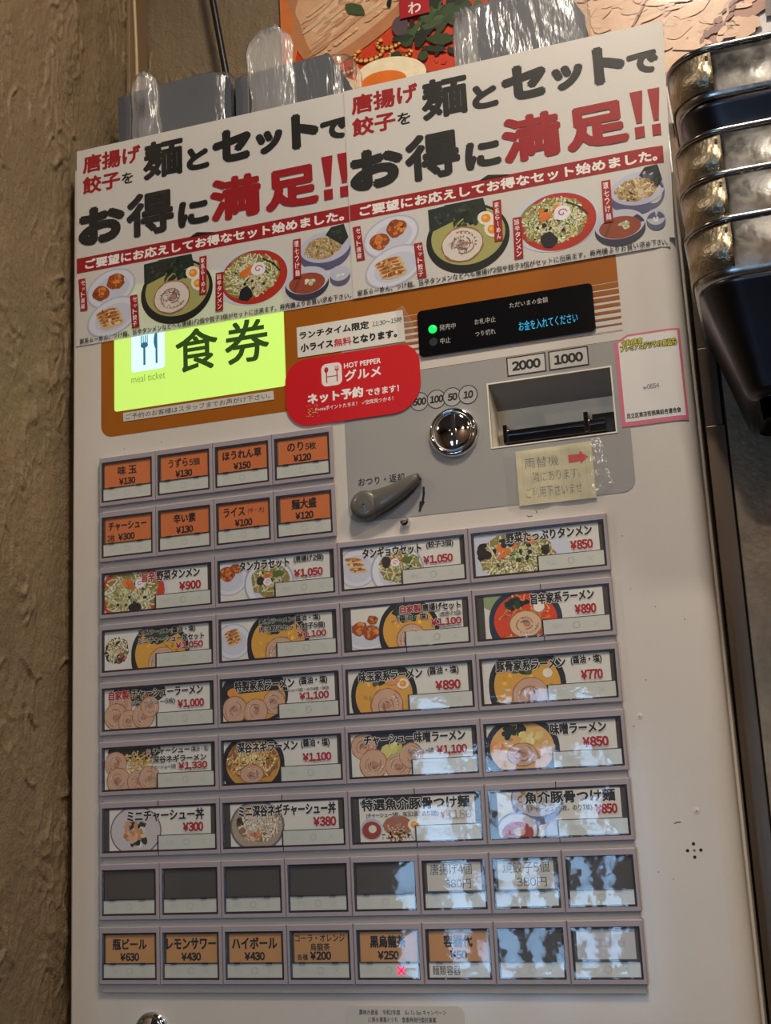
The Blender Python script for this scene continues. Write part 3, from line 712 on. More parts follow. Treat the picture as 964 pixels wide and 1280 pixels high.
def p_r5b(A):
    A.ell(26, 20, 24, 20, (36, 36, 40)); A.ell(28, 22, 20, 14, GOLD); A.fan(28, 12, [(12, 18), (16, 9), (40, 8), (44, 17)], (30, 40, 36)); A.ell(11, 17, 4, 3, (230, 150, 60))
    for x, Y, r in ((12, 28, 9), (40, 25, 8), (27, 30, 8.5)): chashu(A, x, Y, r)
def p_r5c(A): iekei(A, 27, 25, 22); egg(A, 40, 19, 4); A.ell(33, 17, 5, 2.4, (226, 150, 100))
def p_r5d(A): iekei(A, 31, 25, 24); A.ell(44, 19, 3, 2.8, (240, 232, 214)); A.stroke([(22, 10), (30, 13), (38, 9)], 1.6, (54, 70, 90))
def p_r6a(A):
    A.ell(26, 11, 20, 7, (32, 38, 36)); strands(A, 28, 18, 12, 7, 70, .8, [(236, 200, 120), (222, 170, 80), (244, 220, 160)], .8)
    for x, Y, r in ((12, 19, 8.5), (14, 30, 9), (28, 31, 7.5), (37, 29, 8)): chashu(A, x, Y, r)
def p_r6b(A): deepbowl(A, 24, 23, 22, 19, (206, 150, 70), (34, 32, 36)); strands(A, 24, 21, 18, 13, 110, .9, [(240, 206, 140), (226, 180, 100), (206, 150, 80), (250, 228, 180)], .8, 1, (150, 100, 50)); chashu(A, 23, 30, 8.5, 6)
def p_r6c(A):
    A.ell(28, 12, 20, 8, (36, 44, 56)); A.ell(30, 22, 8, 6, (216, 208, 130), 16, 0, .1, rnd)
    for x, Y, r in ((12, 17, 8.5), (18, 28, 9.5), (34, 30, 8.5), (43, 24, 8)): chashu(A, x, Y, r)
    blobs(A, 31, 19, 6, 4, 10, 1.8, [(226, 220, 150), (200, 200, 110)])
def p_r6d(A): deepbowl(A, 25, 23, 23, 19, (226, 180, 110), (40, 46, 60)); blobs(A, 20, 13, 9, 4, 12, 2.6, [(36, 52, 40), (24, 34, 36)]); blobs(A, 30, 17, 8, 4, 14, 2.4, [(240, 226, 160), (232, 210, 130)]); chashu(A, 25, 27, 9.5, 7); blobs(A, 10, 22, 4, 4, 8, 1.8, [(232, 140, 80), (240, 180, 120)]); blobs(A, 41, 24, 5, 5, 9, 2, [(240, 200, 160), (226, 180, 140)])
def p_r7a(A): A.ell(27, 23, 19, 16, (120, 110, 116)); A.ell(27, 23, 18, 15, (204, 198, 200)); blobs(A, 26, 25, 12, 9, 26, 2.4, [(50, 62, 48), (230, 228, 216), (36, 42, 40)]); blobs(A, 26, 23, 9, 7, 30, 2.2, [(216, 160, 116), (232, 190, 150), (196, 130, 90)])
def p_r7b(A): A.ell(26, 23, 19, 16, (110, 104, 108)); A.ell(26, 23, 17.6, 14.6, (176, 160, 140)); strands(A, 27, 22, 15, 11, 120, .7, [(240, 230, 206), (226, 206, 166), (250, 246, 234)], .9, .8, (150, 116, 84)); blobs(A, 24, 29, 8, 3, 10, 1.8, [(206, 140, 96), (226, 180, 140)]); blobs(A, 14, 21, 3, 4, 5, 2, [(60, 62, 50)])
def p_r7c(A): A.ell(30, 12, 22, 5, (50, 46, 44)); A.ell(15, 28, 7.4, 6.6, (190, 190, 206)); A.ell(15, 28.4, 6.2, 5.4, (156, 62, 40)); A.ell(15.6, 27.6, 2.6, 2.4, (226, 222, 206)); chashu(A, 32, 26, 9.5, 6, base=(170, 110, 80)); strands(A, 32, 32, 12, 4, 46, .8, [(226, 180, 120), (206, 150, 90)]); egg(A, 43, 26, 4.4)
def p_r7d(A):
    A.ell(32, 14, 16, 15, (110, 112, 146)); A.ell(32, 12, 15, 12, (198, 198, 214)); strands(A, 30, 13, 10, 8, 70, .8, [(214, 180, 130), (190, 150, 100)]); 
    A.ell(19, 31, 13, 10, (130, 126, 150)); A.ell(19, 31, 11.8, 9, (214, 214, 224)); A.ell(19, 33, 9.6, 6.6, (176, 66, 44)); A.ell(20, 32.4, 3.6, 2.4, (216, 190, 160)); A.ell(43, 33, 8, 7, (158, 156, 184)); A.ell(43, 32, 6.6, 5, (190, 190, 208))
t1 = (9.6, 16.6); p1 = (18.6, 24.8)
def P(t_, a_=.72, b_=.94, y=p1): return (t_, a_, b_, y[0], y[1], RED, .045)
def T(t_, a_, b_, y=t1, col=INK, bold=.034): return (t_, a_, b_, y[0], y[1], col, bold)
sh = '(醤油・塩)'
dbl(0, 2, False, p_tan, [T('旨辛', .37, .50, col=RED), T('野菜タンメン', .51, .93), P('¥900', .73)])
dbl(1, 2, False, p_setA, [T('タンカラセット', .18, .64), T('(唐揚げ2個)', .68, .95, (9.6, 14.6)), P('¥1,050', .68)])
dbl(2, 2, False, p_setB, [T('タンギョウセット', .17, .68), T('(餃子3個)', .72, .95, (9.6, 14.6)), P('¥1,050', .69)])
dbl(3, 2, False, p_veg, [T('野菜たっぷりタンメン', .26, .95), P('¥850', .77, .95)])
dbl(0, 3, False, p_r4a, [T('家系ラーメン' + sh, .33, .88, (9.4, 14)), T('ミニチャーシュー丼セット', .33, .96, (14.6, 19.4)), P('¥1,050', .69, .95, (20, 25))])
dbl(1, 3, False, p_r4b, [T('家系ラーメン' + sh, .35, .90, (9.4, 14)), T('肉汁餃子セット(餃子5個)', .35, .94, (14.6, 19.4)), P('¥1,100', .69, .95, (20, 25))])
dbl(2, 3, True, p_r4c, [T('自家製', .45, .64, (9.6, 14.8), RED), T('唐揚げセット', .65, .99, (9.6, 14.8)), T(sh, .42, .70, (15.4, 20)), T('(唐揚げ4個)', .80, .99, (15.8, 18.4), bold=.02), P('¥1,100', .72, .99, (19.6, 25))])
dbl(3, 3, True, p_r4d, [T('旨辛家系ラーメン', .40, .93), P('¥890', .76)])
dbl(0, 4, False, p_r5a, [T('自家製', .04, .24, (9.8, 16.2), RED), T('チャーシューラーメン', .26, .94, (9.8, 16)), T('(チャーシュー5枚)', .26, .68, (17, 21.2), bold=.02), P('¥1,000', .70, .95)])
dbl(1, 4, False, p_r5b, [T('特製家系ラーメン', .11, .65), T(sh, .69, .94, (9.8, 15.6)), T('チャーシュー3枚・のり6枚・味玉', .50, .95, (16.8, 19), bold=.015), P('¥1,100', .69, .95, (19.8, 25.2))])
dbl(2, 4, False, p_r5c, [T('味玉家系ラーメン', .09, .63), T(sh, .67, .93, (9.8, 15.6)), P('¥890', .73)])
dbl(3, 4, False, p_r5d, [T('豚骨家系ラーメン', .11, .66), T(sh, .70, .94, (9.8, 15.6)), P('¥770', .77)])
dbl(0, 5, False, p_r6a, [('特', .40, .44, 10.2, 14, RED, .02), T('チャーシュー', .46, .81, (9.6, 14)), T(sh, .82, .98, (10, 13.6), bold=.02), T('深谷ネギラーメン', .46, .96, (14.8, 19.6)), T('チャーシュー5枚', .44, .68, (20.6, 23.4), bold=.02), P('¥1,330', .70, .97, (19.8, 25.2))])
dbl(1, 5, False, p_r6b, [T('深谷ネギラーメン', .12, .66), T(sh, .69, .94, (9.8, 15.6)), P('¥1,100', .70, .95)])
dbl(2, 5, False, p_r6c, [T('チャーシュー味噌ラーメン', .11, .95), T('チャーシュー5枚', .47, .69, (19.6, 22.8), bold=.02), P('¥1,100', .71, .96)])
dbl(3, 5, False, p_r6d, [T('味噌ラーメン', .50, .93), P('¥850', .74)])
dbl(0, 6, True, p_r7a, [T('ミニチャーシュー丼', .18, .94, (9.8, 17.4)), P('¥300', .73, .93)])
dbl(1, 6, True, p_r7b, [T('ミニ深谷ネギチャーシュー丼', .08, .98, (9.8, 17.4)), P('¥380', .77, .98)])
dbl(2, 6, True, p_r7c, [T('特選魚介豚骨つけ麺', .02, .96, (9.4, 16.8), bold=.035), T('(チャーシュー3枚、味玉1個、のり3枚)', .06, .69, (17.8, 21.4), bold=.02), ('¥', .71, .745, 18.8, 23, RED, .03), ('1180', .76, .97, 18, 23, (120, 120, 116), -.01)])
dbl(3, 6, True, p_r7d, [T('魚介豚骨つけ麺', .23, .96, (9.4, 16.8), bold=.035), T('(チャーシュー1枚、のり1枚)', .25, .77, (17.8, 21.8), bold=.02), P('¥850', .79, .97, (18, 24))])

for c in range(5): single(c, 7, [], None)
def paper(c, r, texts, col=(206, 205, 198), ink=(60, 62, 66)):
    A = Art(-2.9, clip=(3.4, 40.6, 8.6, 26.4)); A.rect(3.4, 40.6, 8.6, 26.4, (84, 84, 84)); A.rect(5, 38.6, 9.2, 25.6, col)
    for t_, a_, b_, ya, yb in texts: A.text(t_, a_, b_, ya, yb, ink, 0.0, 2)
    return button(c, r, 1, A)
paper(5, 7, [('唐揚げ4個', 7, 33, 10, 16.4), ('380円', 16, 32, 19, 24.4)])
paper(6, 7, [('焼餃子5個', 8, 36, 10, 16.4), ('380円', 16, 34, 19, 24.4)])
single(7, 7, [], None)
single(0, 8, [cen('瓶ビール', 25, 11.2, 18.4), cen('¥630', 14.0, 20, 25.2, .042)], OR2)
single(1, 8, [cen('レモンサワー', 35, 11.2, 18.4), cen('¥430', 14.0, 20, 25.2, .042)], OR2)
single(2, 8, [cen('ハイボール', 31, 11.2, 18.4), cen('¥430', 14.0, 20, 25.2, .042)], OR2)
single(3, 8, [cen('コーラ・オレンジ', 33, 10, 14.4, .02), cen('烏龍茶', 13, 15.2, 19.8, .02), cen('各種', 7, 21.6, 25.2, .02, 10), cen('¥200', 14.0, 20, 25.2, .042, 22)], OR2)
bx_ = single(4, 8, [cen('黒烏龍茶', 23, 11, 18.4), cen('¥250', 13.5, 20, 25.2, .042)], OR2)
bx_['label'] = 'price button with a glowing red cross, tan card'
A = Art(-3.64, step=.01); A.stroke([(27.6, 29), (31.8, 33.6)], 1.1, (255, 0, 70)); A.stroke([(27.6, 33.6), (31.8, 29)], 1.1, (255, 0, 70)); A.rect(23, 38, 35.3, 35.9, (255, 0, 70))
q = A.build('sold_out_light', mat('red_glow', vcol=True, rough=.4, emis=1.6), bx_, org=(0, 0, 0)); q.location = (0, 0, 0); q['label'] = 'glowing red sold-out cross'
cap = single(5, 8, [cen('容器代', 18, 11, 18.4), cen('¥50', 10.5, 20, 25.2, .042)], OR2)
A = Art(-3.66, step=.01); A.rect(4, 24, 27.4, 35.2, (224, 224, 220)); A.text('麺類容器', 5.4, 22.6, 28.6, 34, (40, 44, 50), .005, 2)
q = A.build('strip_label', M_PRINT, cap, org=(0, 0, 0)); q.location = (0, 0, 0)
single(6, 8, [], None)
paper(7, 8, [('領収証発行', 7, 33, 14, 19)], (200, 202, 206), (172, 174, 184))

# =================================================================== POSTERS ON THE MACHINE
def curlmap(x, Y, d):
    u = max(0.0, (x - RX + 10) / 28); t = max(0.0, min(1.0, (Y + 240) / 155))
    return (x - 7.5 * t * u * u, Y, d + 4.2 * t * u * u)
def bendmap(x, Y, d, d_base=0):
    if x <= RX: return (x, Y, d)
    t = max(0.0, min(1.0, (Y + 236) / 60)); t = t * t * (3 - 2 * t)
    s_ = x - RX; r_ = RR - d; ang = min(s_ / r_, 1.3); rest = s_ - ang * r_
    nx = RX + r_ * math.sin(ang) + rest * math.cos(ang); nd = RR - r_ * math.cos(ang) + rest * math.sin(ang)
    return (x + (nx - x) * t, Y, d + (nd - d) * t)
DR = (160, 16, 24)
def set_poster(dx, label, d0, xr, fmap):
    ox = dx; clip = (-21 + dx, xr, -240.6, -84)
    t = Art(d0, fmap=fmap, step=0)
    x0, x1 = -21 + dx, xr
    n = 34
    if fmap:
        cut = x1 - 5
        t.grid(x0, 396, -240.4, -84.2, (216, 212, 205), 4, 10); 
        for i in range(14):
            for j in range(26):
                a_, c_ = 396 + (x1 - 396) * i / 14, 396 + (x1 - 396) * (i + 1) / 14; e, f_ = -240.4 + 156.2 * j / 26, -240.4 + 156.2 * (j + 1) / 26
                if j == 25 and i >= 10: continue
                t.put([(a_, e), (a_, f_), (c_, f_), (c_, e)], lin((216, 212, 205)))
    else: t.grid(x0, x1, -240.4, -84.2, (216, 212, 205), 8, 6)
    sheet = t.build('poster', M_PAPER, None, org=((x0 + x1) / 2, -84.2, d0))
    tag(sheet, label, 'poster', 'set meal posters')
    def A_(off): return Art(d0 - off, clip=clip, fmap=fmap, step=.004)
    k = (30, 28, 26)
    h = A_(.02)
    h.text('唐揚げ', -15.8 + ox, 33 + ox, -235.4, -220.4, DR, .036, 2); h.text('餃子', -16 + ox, 16 + ox, -217.6, -203.4, DR, .036, 2); h.text('を', 17.2 + ox, 26.8 + ox, -214.4, -205, k, .03, 2)
    for t_, a_, b_, ya, yb in (('麺', 35, 68, -234.6, -204), ('と', 70.6, 89, -222.6, -204.2), ('セ', 91.4, 122.6, -231, -204.6), ('ッ', 125.6, 147, -223.4, -205), ('ト', 153.4, 174.6, -231.4, -203.6), ('で', 175.4, 196.8, -221.4, -205.2), ('お', -19.4, 20, -192, -161.4), ('得', 21, 60, -195, -160.4), ('に', 63, 88, -181.4, -161)):
        h.text(t_, a_ + ox, b_ + ox, ya, yb, k, .036 if t_ in '麺得' else .06, 3)
    h.poly([(82 + ox - 10, -152.6), (88 + ox - 10, -155.5), (104 + ox - 10, -152.6)], k)
    h.text('満', 88.8 + ox, 129 + ox, -193.4, -160, DR, .042, 3); h.text('足', 132 + ox, 173 + ox, -190.8, -159.6, DR, .05, 3)
    for q in (175.4, 187.4): h.put([(q + ox, -193.6), (q + 8.6 + ox, -193.6), (q + 6.4 + ox, -171), (q + 2.6 + ox, -171)], lin(DR)); h.put([(q + 1 + ox, -168.4), (q + 1 + ox, -160.6), (q + 7.6 + ox, -160.6), (q + 7.6 + ox, -168.4)], lin(DR))
    h.build('headline_lettering', M_PAPER, sheet)
    bn = A_(.10); bn.grid(-20.6 + ox, 195.4 + ox, -153, -141, DR, 30, 1)
    bn.text('ご要望にお応えしてお得なセット始めました。', -13.6 + ox, 190.4 + ox, -151, -143, (244, 240, 234), .04, 2); bn.build('red_banner', M_PAPER, sheet)
    q = ox - 215.5
    def pic(f, off, nm='food_picture'):
        A = A_(off); f(A); A.build(nm, M_PAPER, sheet)
    def f1(A): dish(A, 223.5 + q, -124.5, 20.5, 14.5, rot=-.25); karaage(A, 215 + q, -122, 7); karaage(A, 227.5 + q, -129.6, 7.4)
    def f2(A): dish(A, 225 + q, -102.4, 22, 14, rot=-.3); gyoza(A, 222.6 + q, -101.6, 12, 6.5, 5, -.15)
    def f3(A):
        A.ell(276.6 + q, -113, 28.6, 24.4, (30, 28, 26), 48); A.ell(277 + q, -115, 25.4, 20.6, (176, 172, 104), 48); nori(A, [(250.6 + q, -138.4), (269 + q, -139.4), (268 + q, -127), (250.8 + q, -121.5)]); nori(A, [(262 + q, -139.6), (289 + q, -139.8), (291 + q, -130), (270 + q, -127)])
        blobs(A, 276 + q, -126, 11, 6, 22, 3, [(30, 44, 26), (46, 62, 34), (22, 30, 22)]); A.stroke([(266 + q, -118), (270 + q, -124), (274 + q, -127)], 1, (170, 180, 110))
        egg(A, 290 + q, -124.8, 6, .5); egg(A, 293.6 + q, -116.2, 6, .9); chashu(A, 272.8 + q, -109.4, 14.6, 12.6, base=(226, 216, 204)); strands(A, 272 + q, -109, 9, 7, 20, .6, [(150, 120, 118), (196, 180, 172)], .8, 2)
    def f4(A): A.ell(335.4 + q, -113.6, 28.4, 20.8, (204, 214, 228), 48); A.ell(337 + q, -113.2, 25.4, 20, (188, 46, 22), 48); vegheap(A, 334.6 + q, -114.6, 21.6, 16.4, 200, 1.0); A.ell(330.6 + q, -101.6, 5.4, 5.6, (30, 28, 36), 14, 0, .15, rnd); naruto(A, 340.6 + q, -118.8, 5.6); A.stroke([(344 + q, -126), (352 + q, -121), (357 + q, -115)], 1.2, (40, 60, 34)); A.ell(330 + q, -118, 5, 2, (228, 120, 40), 10, -.5)
    def f5(A):
        A.ell(390.6 + q, -122, 19, 13.4, (92, 92, 124), 40); A.ell(391 + q, -126, 18.6, 11.4, (196, 198, 216), 40); strands(A, 389 + q, -125.4, 13.6, 7.6, 130, .9, [(222, 194, 140), (200, 166, 108), (240, 216, 170)], .7, 1.6, (170, 136, 84)); nori(A, [(396 + q, -139.8), (405.4 + q, -140.6), (408.4 + q, -130), (403.8 + q, -125), (391.6 + q, -134.6)])
        A.ell(376.6 + q, -100.6, 16.2, 11.4, (60, 56, 76), 40); A.ell(376.6 + q, -103.8, 16, 10, (206, 208, 222), 40); A.ell(376.6 + q, -101.6, 13.4, 7.6, (160, 74, 46), 40); blobs(A, 379.6 + q, -102.6, 4, 2.6, 12, 1.4, [(226, 224, 196), (190, 200, 150)]); A.stroke([(367 + q, -97), (371 + q, -106)], 2, (132, 66, 34))
        A.ell(401 + q, -102, 7.4, 6.4, (96, 96, 122), 30); A.ell(401 + q, -104.8, 7.2, 5.6, (196, 198, 214), 30); blobs(A, 401 + q, -103.2, 3, 1.6, 8, 1, [(236, 236, 224), (216, 220, 200)])
    pic(f1, .16); pic(f2, .20); pic(f3, .16); pic(f4, .16); pic(f5, .16)
    tg = A_(.48)
    for t_, (a, b_, e, c_), Y0, Y1 in (('セット唐揚', (196.5, 202.2, 198.4, 204.4), -136.2, -111), ('セット餃子', (239.4, 245.3, 240.8, 247), -116, -90.5), ('家系ら～めん', (295.4, 301.1, 294.8, 300.4), -136, -107), ('旨辛タンメン', (307.9, 313.9, 307.1, 313.1), -121.2, -92.4), ('環七つけ麺', (367.6, 373.4, 366.8, 372.8), -135.4, -106.4)):
        tg.poly([(a + q, Y0), (e + q, Y1), (c_ + q, Y1), (b_ + q, Y0)], DR)
        m_ = (e - a) / (Y1 - Y0)
        tg.text(t_, (a + e) / 2 + 1.3 + q, (b_ + c_) / 2 - 1.3 + q, Y0 + 1, Y1 - 1, (240, 236, 230), .015, 1, vert=True)
    tg.build('dish_name_tag', M_PAPER, sheet)
    ft = A_(.50); ft.text('家系らーめん、つけ麺、旨辛タンメンなどへも唐揚げ2個や餃子3個がセットに出来ます。券売機よりお買い求め下さい。', -17.6 + ox, 193 + ox, -89.6, -85.2, (50, 46, 42), .012, 1); ft.build('footnote_lettering', M_PAPER, sheet)
    lm = Art(d0 - .62, fmap=fmap, step=0); lm.grid(x0 - 1, min(x1 + 1.4, 396 if fmap else 999), -242.4, -83.2, (255, 255, 255), 2, 10)
    if fmap:
        for i in range(12):
            for j in range(20):
                a_, c_ = 396 + (x1 + 1.2 - 396) * i / 12, 396 + (x1 + 1.2 - 396) * (i + 1) / 12; e, f_ = -242.4 + 159.2 * j / 20, -242.4 + 159.2 * (j + 1) / 20
                if j == 19 and i >= 9: continue
                lm.put([(a_, e), (a_, f_), (c_, f_), (c_, e)], (1, 1, 1))
    lm.build('laminate', M_LAM, sheet)
    return sheet
set_poster(0, 'left laminated set meal poster, its right edge under the other poster', -.55, 197, None)
set_poster(215.5, 'right laminated set meal poster bent round the edge of the machine', -1.25, 416.6, curlmap)

# ------------------------------------------------------------------ stickers and notes
def sticker(name, outline, d0, th, col, label, cat, mat_=None, fmap=None):
    b_ = MB(); prism(b_, outline, d0, d0 + th, lin(col))
    xs = [p[0] for p in outline]; ys = [p[1] for p in outline]
    o_ = b_.build(name, mat_ or M_INK, None, org=(sum(xs) / len(xs), max(ys), d0)); return tag(o_, label, cat)
# reservation strip
s_ = sticker('label_strip', [(17.4, -28.3), (17.6, -21.8), (133.6, -21.6), (133.3, -27.9)], -.5, .35, (206, 200, 188), 'narrow white printed strip below the glowing green sign', 'label')
a = Art(-.52); a.text('ご予約のお客様はスタッフまでお声がけ下さい。', 19.6, 131, -27, -22.8, (44, 40, 38), .004, 2); a.build('lettering', M_INK, s_)
# lunch notice
s_ = sticker('notice_strip', [(152.1, -70.6), (152.2, -48.8), (229.4, -48.4), (228.6, -70.8)], -.6, .4, (222, 219, 208), 'white two-line lunch notice with a taped right end, above the red sticker', 'notice')
a = Art(-.62)
a.text('ランチタイム限定', 154, 204.6, -67.2, -61.4, (22, 20, 20), .04, 2); a.text('11:30～15時', 206.8, 227.6, -66.2, -62.2, (40, 38, 38), .01, 2, shear=.1)
a.text('小ライス', 154.4, 178.4, -58.2, -52.2, (22, 20, 20), .045, 2); a.text('無料', 179, 191.6, -58, -52.2, (196, 30, 46), .03, 2); a.text('となります。', 192.6, 224, -58, -52.2, (22, 20, 20), .045, 2)
a.build('lettering', M_INK, s_)
b = MB(); b.idx([(224, -71.6, -1.2), (229.6, -73.4, -2.2), (235.6, -60, -1.0), (236, -48.6, -1.2), (229, -48.2, -1.8), (224.4, -49, -1.2)], [(0, 1, 2, 3, 4, 5)], sm=False); b.build('tape_end', M_TAPE, s_)
# red booking sticker
b = MB(); ol_ = rrect(142.6, 238.4, -46.6, .6, (15, 14, 20, 17), 10)
s_ = sticker('round_sticker', [(x, Y + (190 - x) * .0) for x, Y in ol_], -1.2, .9, (206, 22, 30), 'large red rounded sticker for net booking with white lettering', 'sticker', mat('red_vinyl', vcol=True, rough=.4, coat=.15)); s_.name = 'booking_sticker'
a = Art(-1.22); wv = (246, 240, 236); rd = (190, 24, 30)
a.fan(176.5, -33, rrect(169.2, 183.9, -40.9, -25, 3.6), (238, 230, 224))
a.ell(172.8, -36.6, 1.5, 2.0, rd); a.stroke([(172.8, -35.5), (172.8, -27.6)], .8, rd)
for z_ in (-1.1, 0, 1.1): a.stroke([(180.4 + z_, -38.6), (180.4 + z_, -36)], .5, rd)
a.stroke([(179.2, -35.8), (181.6, -35.8)], 1, rd); a.stroke([(180.4, -35.8), (180.4, -27.6)], .8, rd); a.stroke([(172.8, -31.6), (180.4, -31.6)], .7, rd)
a.text('HOT PEPPER', 185.6, 211.8, -39.4, -35.6, wv, .025, 2); a.text('グルメ', 185.8, 211.6, -34.2, -26.4, wv, .03, 2)
a.text('ネット予約', 158.4, 198.4, -21.6, -14, wv, .045, 2); a.text('できます！', 200.4, 223.4, -19, -14, wv, .03, 2)
a.text('Pontaポイントたまる！ ✓空席見つかる！', 164, 219, -11.6, -8.4, wv, .01, 1)
for i in range(60): a.ell(rnd.uniform(157.5, 166), rnd.uniform(-13.5, -5), .35, .3, rnd.choice([(236, 190, 140), (226, 150, 110), (200, 60, 50)]), 6)
a.build('lettering', M_INK, s_)
# voucher sticker with pink border (bends round the corner)
def strip_grid(x0, x1, Y0, Y1, d0, col, nx, ny, cut=None):
    t = Art(d0, fmap=bendmap, step=0)
    for i in range(nx):
        for j in range(ny):
            a_, c_ = x0 + (x1 - x0) * i / nx, x0 + (x1 - x0) * (i + 1) / nx; e, f_ = Y0 + (Y1 - Y0) * j / ny, Y0 + (Y1 - Y0) * (j + 1) / ny
            t.put([(a_, e), (a_, f_), (c_, f_), (c_, e)], lin(col))
    return t
def vs_poly(x0, x1, Y0, Y1, cutx, cutY, d0, col):
    t = Art(d0, fmap=bendmap, step=0)
    cols = [x0, x0 + cutx] + [x0 + cutx + (x1 - x0 - cutx) * i / 24 for i in range(1, 25)]
    for i in range(len(cols) - 1):
        ya = Y0 + cutY if i == 0 else Y0
        yb_ = Y0
        if i == 0: t.put([(cols[0], Y0 + cutY), (cols[0], Y1), (cols[1], Y1), (cols[1], Y0)], lin(col))
        else: t.put([(cols[i], Y0), (cols[i], Y1), (cols[i + 1], Y1), (cols[i + 1], Y0)], lin(col))
    return t
t = vs_poly(365.8, 407.2, -29.6, 30, 8.5, 4.6, -.55, (206, 110, 130)); vs = t.build('voucher_sticker', M_INK, None, org=(386, 30, -.55)); tag(vs, 'white sticker with pink border stuck beside the bill slot', 'sticker')
t = vs_poly(368.4, 405.4, -28.2, 27, 6.5, 3.6, -.60, (224, 219, 212)); t.build('white_field', M_INK, vs)
a = Art(-.64, fmap=bendmap); ye = (238, 226, 60); bk = (40, 44, 30)
for t_, x0, x1, Y0, Y1 in (('令和4年度', 370.6, 383.4, -26.2, -22.6), ('プレミアムデジタル商品券', 369.6, 404.2, -23, -18.6)): a.text(t_, x0, x1, Y0, Y1, ye, .01, 1, halo=bk, hw=.09)
a.text('w0654', 381, 391, 4.6, 7.6, (70, 66, 64), 0, 2); a.text('足立区商店街振興組合連合会', 369.4, 402.6, 21.6, 25, (34, 32, 32), .02, 1)
a.build('lettering', M_INK, vs)
# hand-written note
b = MB(); nx, ny = 24, 24; V = []
for j in range(ny + 1):
    for i in range(nx + 1):
        u, v = i / nx, j / ny
        x = 298.2 + u * 48.4 - (1 - v) * .2; Y = 37 - u * .8 + v * (35.4) + v * u * 1.0
        d = -1.1 - 1.0 * abs(math.sin(u * 7 + v * 3)) * (0.3 + v) * .5 - .6 * noise.noise(Vector((u * 5, v * 5, 2)))
        V.append((x, Y, d))
b.idx(V, [(j * (nx + 1) + i, j * (nx + 1) + i + 1, (j + 1) * (nx + 1) + i + 1, (j + 1) * (nx + 1) + i) for j in range(ny) for i in range(nx)], lin((206, 196, 158)))
nt_ = b.build('handwritten_note', M_INK, None, org=(322, 73, -1)); tag(nt_, 'small cream handwritten note with red arrow, taped under the bill slot', 'note')
def nmap(x, Y, d):
    u = (x - 298.2) / 48.4; v = (Y - 37) / 35.4
    return (x, Y, d - 1.0 * abs(math.sin(u * 7 + v * 3)) * (0.3 + max(v, 0)) * .5 - .6 * noise.noise(Vector((u * 5, v * 5, 2))))
a = Art(-1.2, fmap=nmap)
for i in range(9): a.stroke([(302 + i * 5.0, 37.6 + k_ * 3.4) for k_ in range(11)], .22, (188, 176, 140))
g = (112, 110, 104)
a.text('両替機', 303.6, 325, 42.2, 49, g, -.012, 2); a.text('隣にあります。', 308, 338, 51.6, 58.6, g, -.012, 2); a.text('ご利用下さいませ', 303, 338.4, 61.4, 68.2, g, -.012, 2)
a.poly([(331.2, 43.4), (338.8, 43.6), (338.8, 48), (331.2, 48.4)], (206, 30, 34)); a.poly([(338.4, 41.4), (343.6, 46), (338.6, 50)], (206, 30, 34))
a.build('pencil_writing', M_INK, nt_)
b = MB()
b.idx([(290, 36, -1.4), (290.6, 73.6, -.5), (300, 75, -2.3), (345, 74, -2.6), (357.5, 66, -.5), (352, 33.8, -.9), (345, 36, -3.0), (300, 37, -2.8)], [(0, 1, 2, 7), (7, 2, 3, 6), (6, 3, 4, 5)], sm=False)
b.build('clear_tape', M_TAPE, nt_)
# bottom sticker
s_ = sticker('campaign_sticker', rrect(167.2, 242.2, 369.4, 392, 5), -.4, .3, (196, 192, 184), 'pale rounded sticker low on the machine with two printed lines', 'sticker')
a = Art(-.42)
for t_, x0, x1, Y0, Y1 in (('農林水産省　令和2年度　Go To Eat キャンペーン', 176.6, 231.4, 371.6, 374.8), ('に係る事業のうち　食事券発行委託事業', 182.4, 225, 375.8, 379)): a.text(t_, x0, x1, Y0, Y1, (50, 46, 44), .012, 1)
a.build('lettering', M_INK, s_)

# =================================================================== BIG POSTER ON THE BACK WALL
PD = 120.5
big = thing('ramen_poster', 'huge glossy close-up food poster on the wall above the machine', 'poster', (330, -270, PD))
b = MB(); b.box(101, 640, -620, -232, PD, PD + 2, lin((200, 196, 196))); b.build('poster_board', M_GLOSSP, big)
A = Art(PD - .02, clip=(101, 640, -620, -232), step=.005)
A.ell(120, -620, 0.1, 0.1, (200, 200, 200))
A.ell(300, -400, 196, 150, (206, 60, 20), 60)                        # red soup
for i in range(160): A.ell(rnd.uniform(110, 330), rnd.uniform(-430, -290), rnd.uniform(1.5, 5), rnd.uniform(1, 4), J((214, 66, 22), 16), 10, 0, .2, rnd)
A.ell(104, -400, 14, 60, (214, 120, 60), 20)
# pork slab upper left
A.smooth_fan(165, -400, [(108, -420), (112, -396), (112, -374), (122, -353), (136, -342), (154, -344), (180, -356), (206, -372), (238, -398), (262, -440), (250, -490), (180, -500), (120, -470)], (190, 128, 84))
A.smooth_fan(168, -402, [(118, -412), (119, -388), (128, -360), (142, -352), (172, -364), (206, -386), (234, -414), (236, -472), (160, -480)], (216, 170, 130))
A.smooth_fan(180, -400, [(126, -392), (132, -378), (160, -382), (200, -404), (220, -424), (200, -440), (150, -410)], (228, 188, 150))
for i in range(150):
    a_ = rnd.uniform(0, 1); b_ = rnd.uniform(-1, 1); x_, Y_ = 128 + a_ * 92, -362 - a_ * 46 - (b_ + 1) * 22 + 6
    A.ell(x_, Y_, rnd.uniform(3, 12), rnd.uniform(.8, 2.2), J(rnd.choice([(228, 190, 150), (208, 160, 120), (222, 180, 140), (198, 148, 110)]), 5), 12, -.5, .15, rnd)
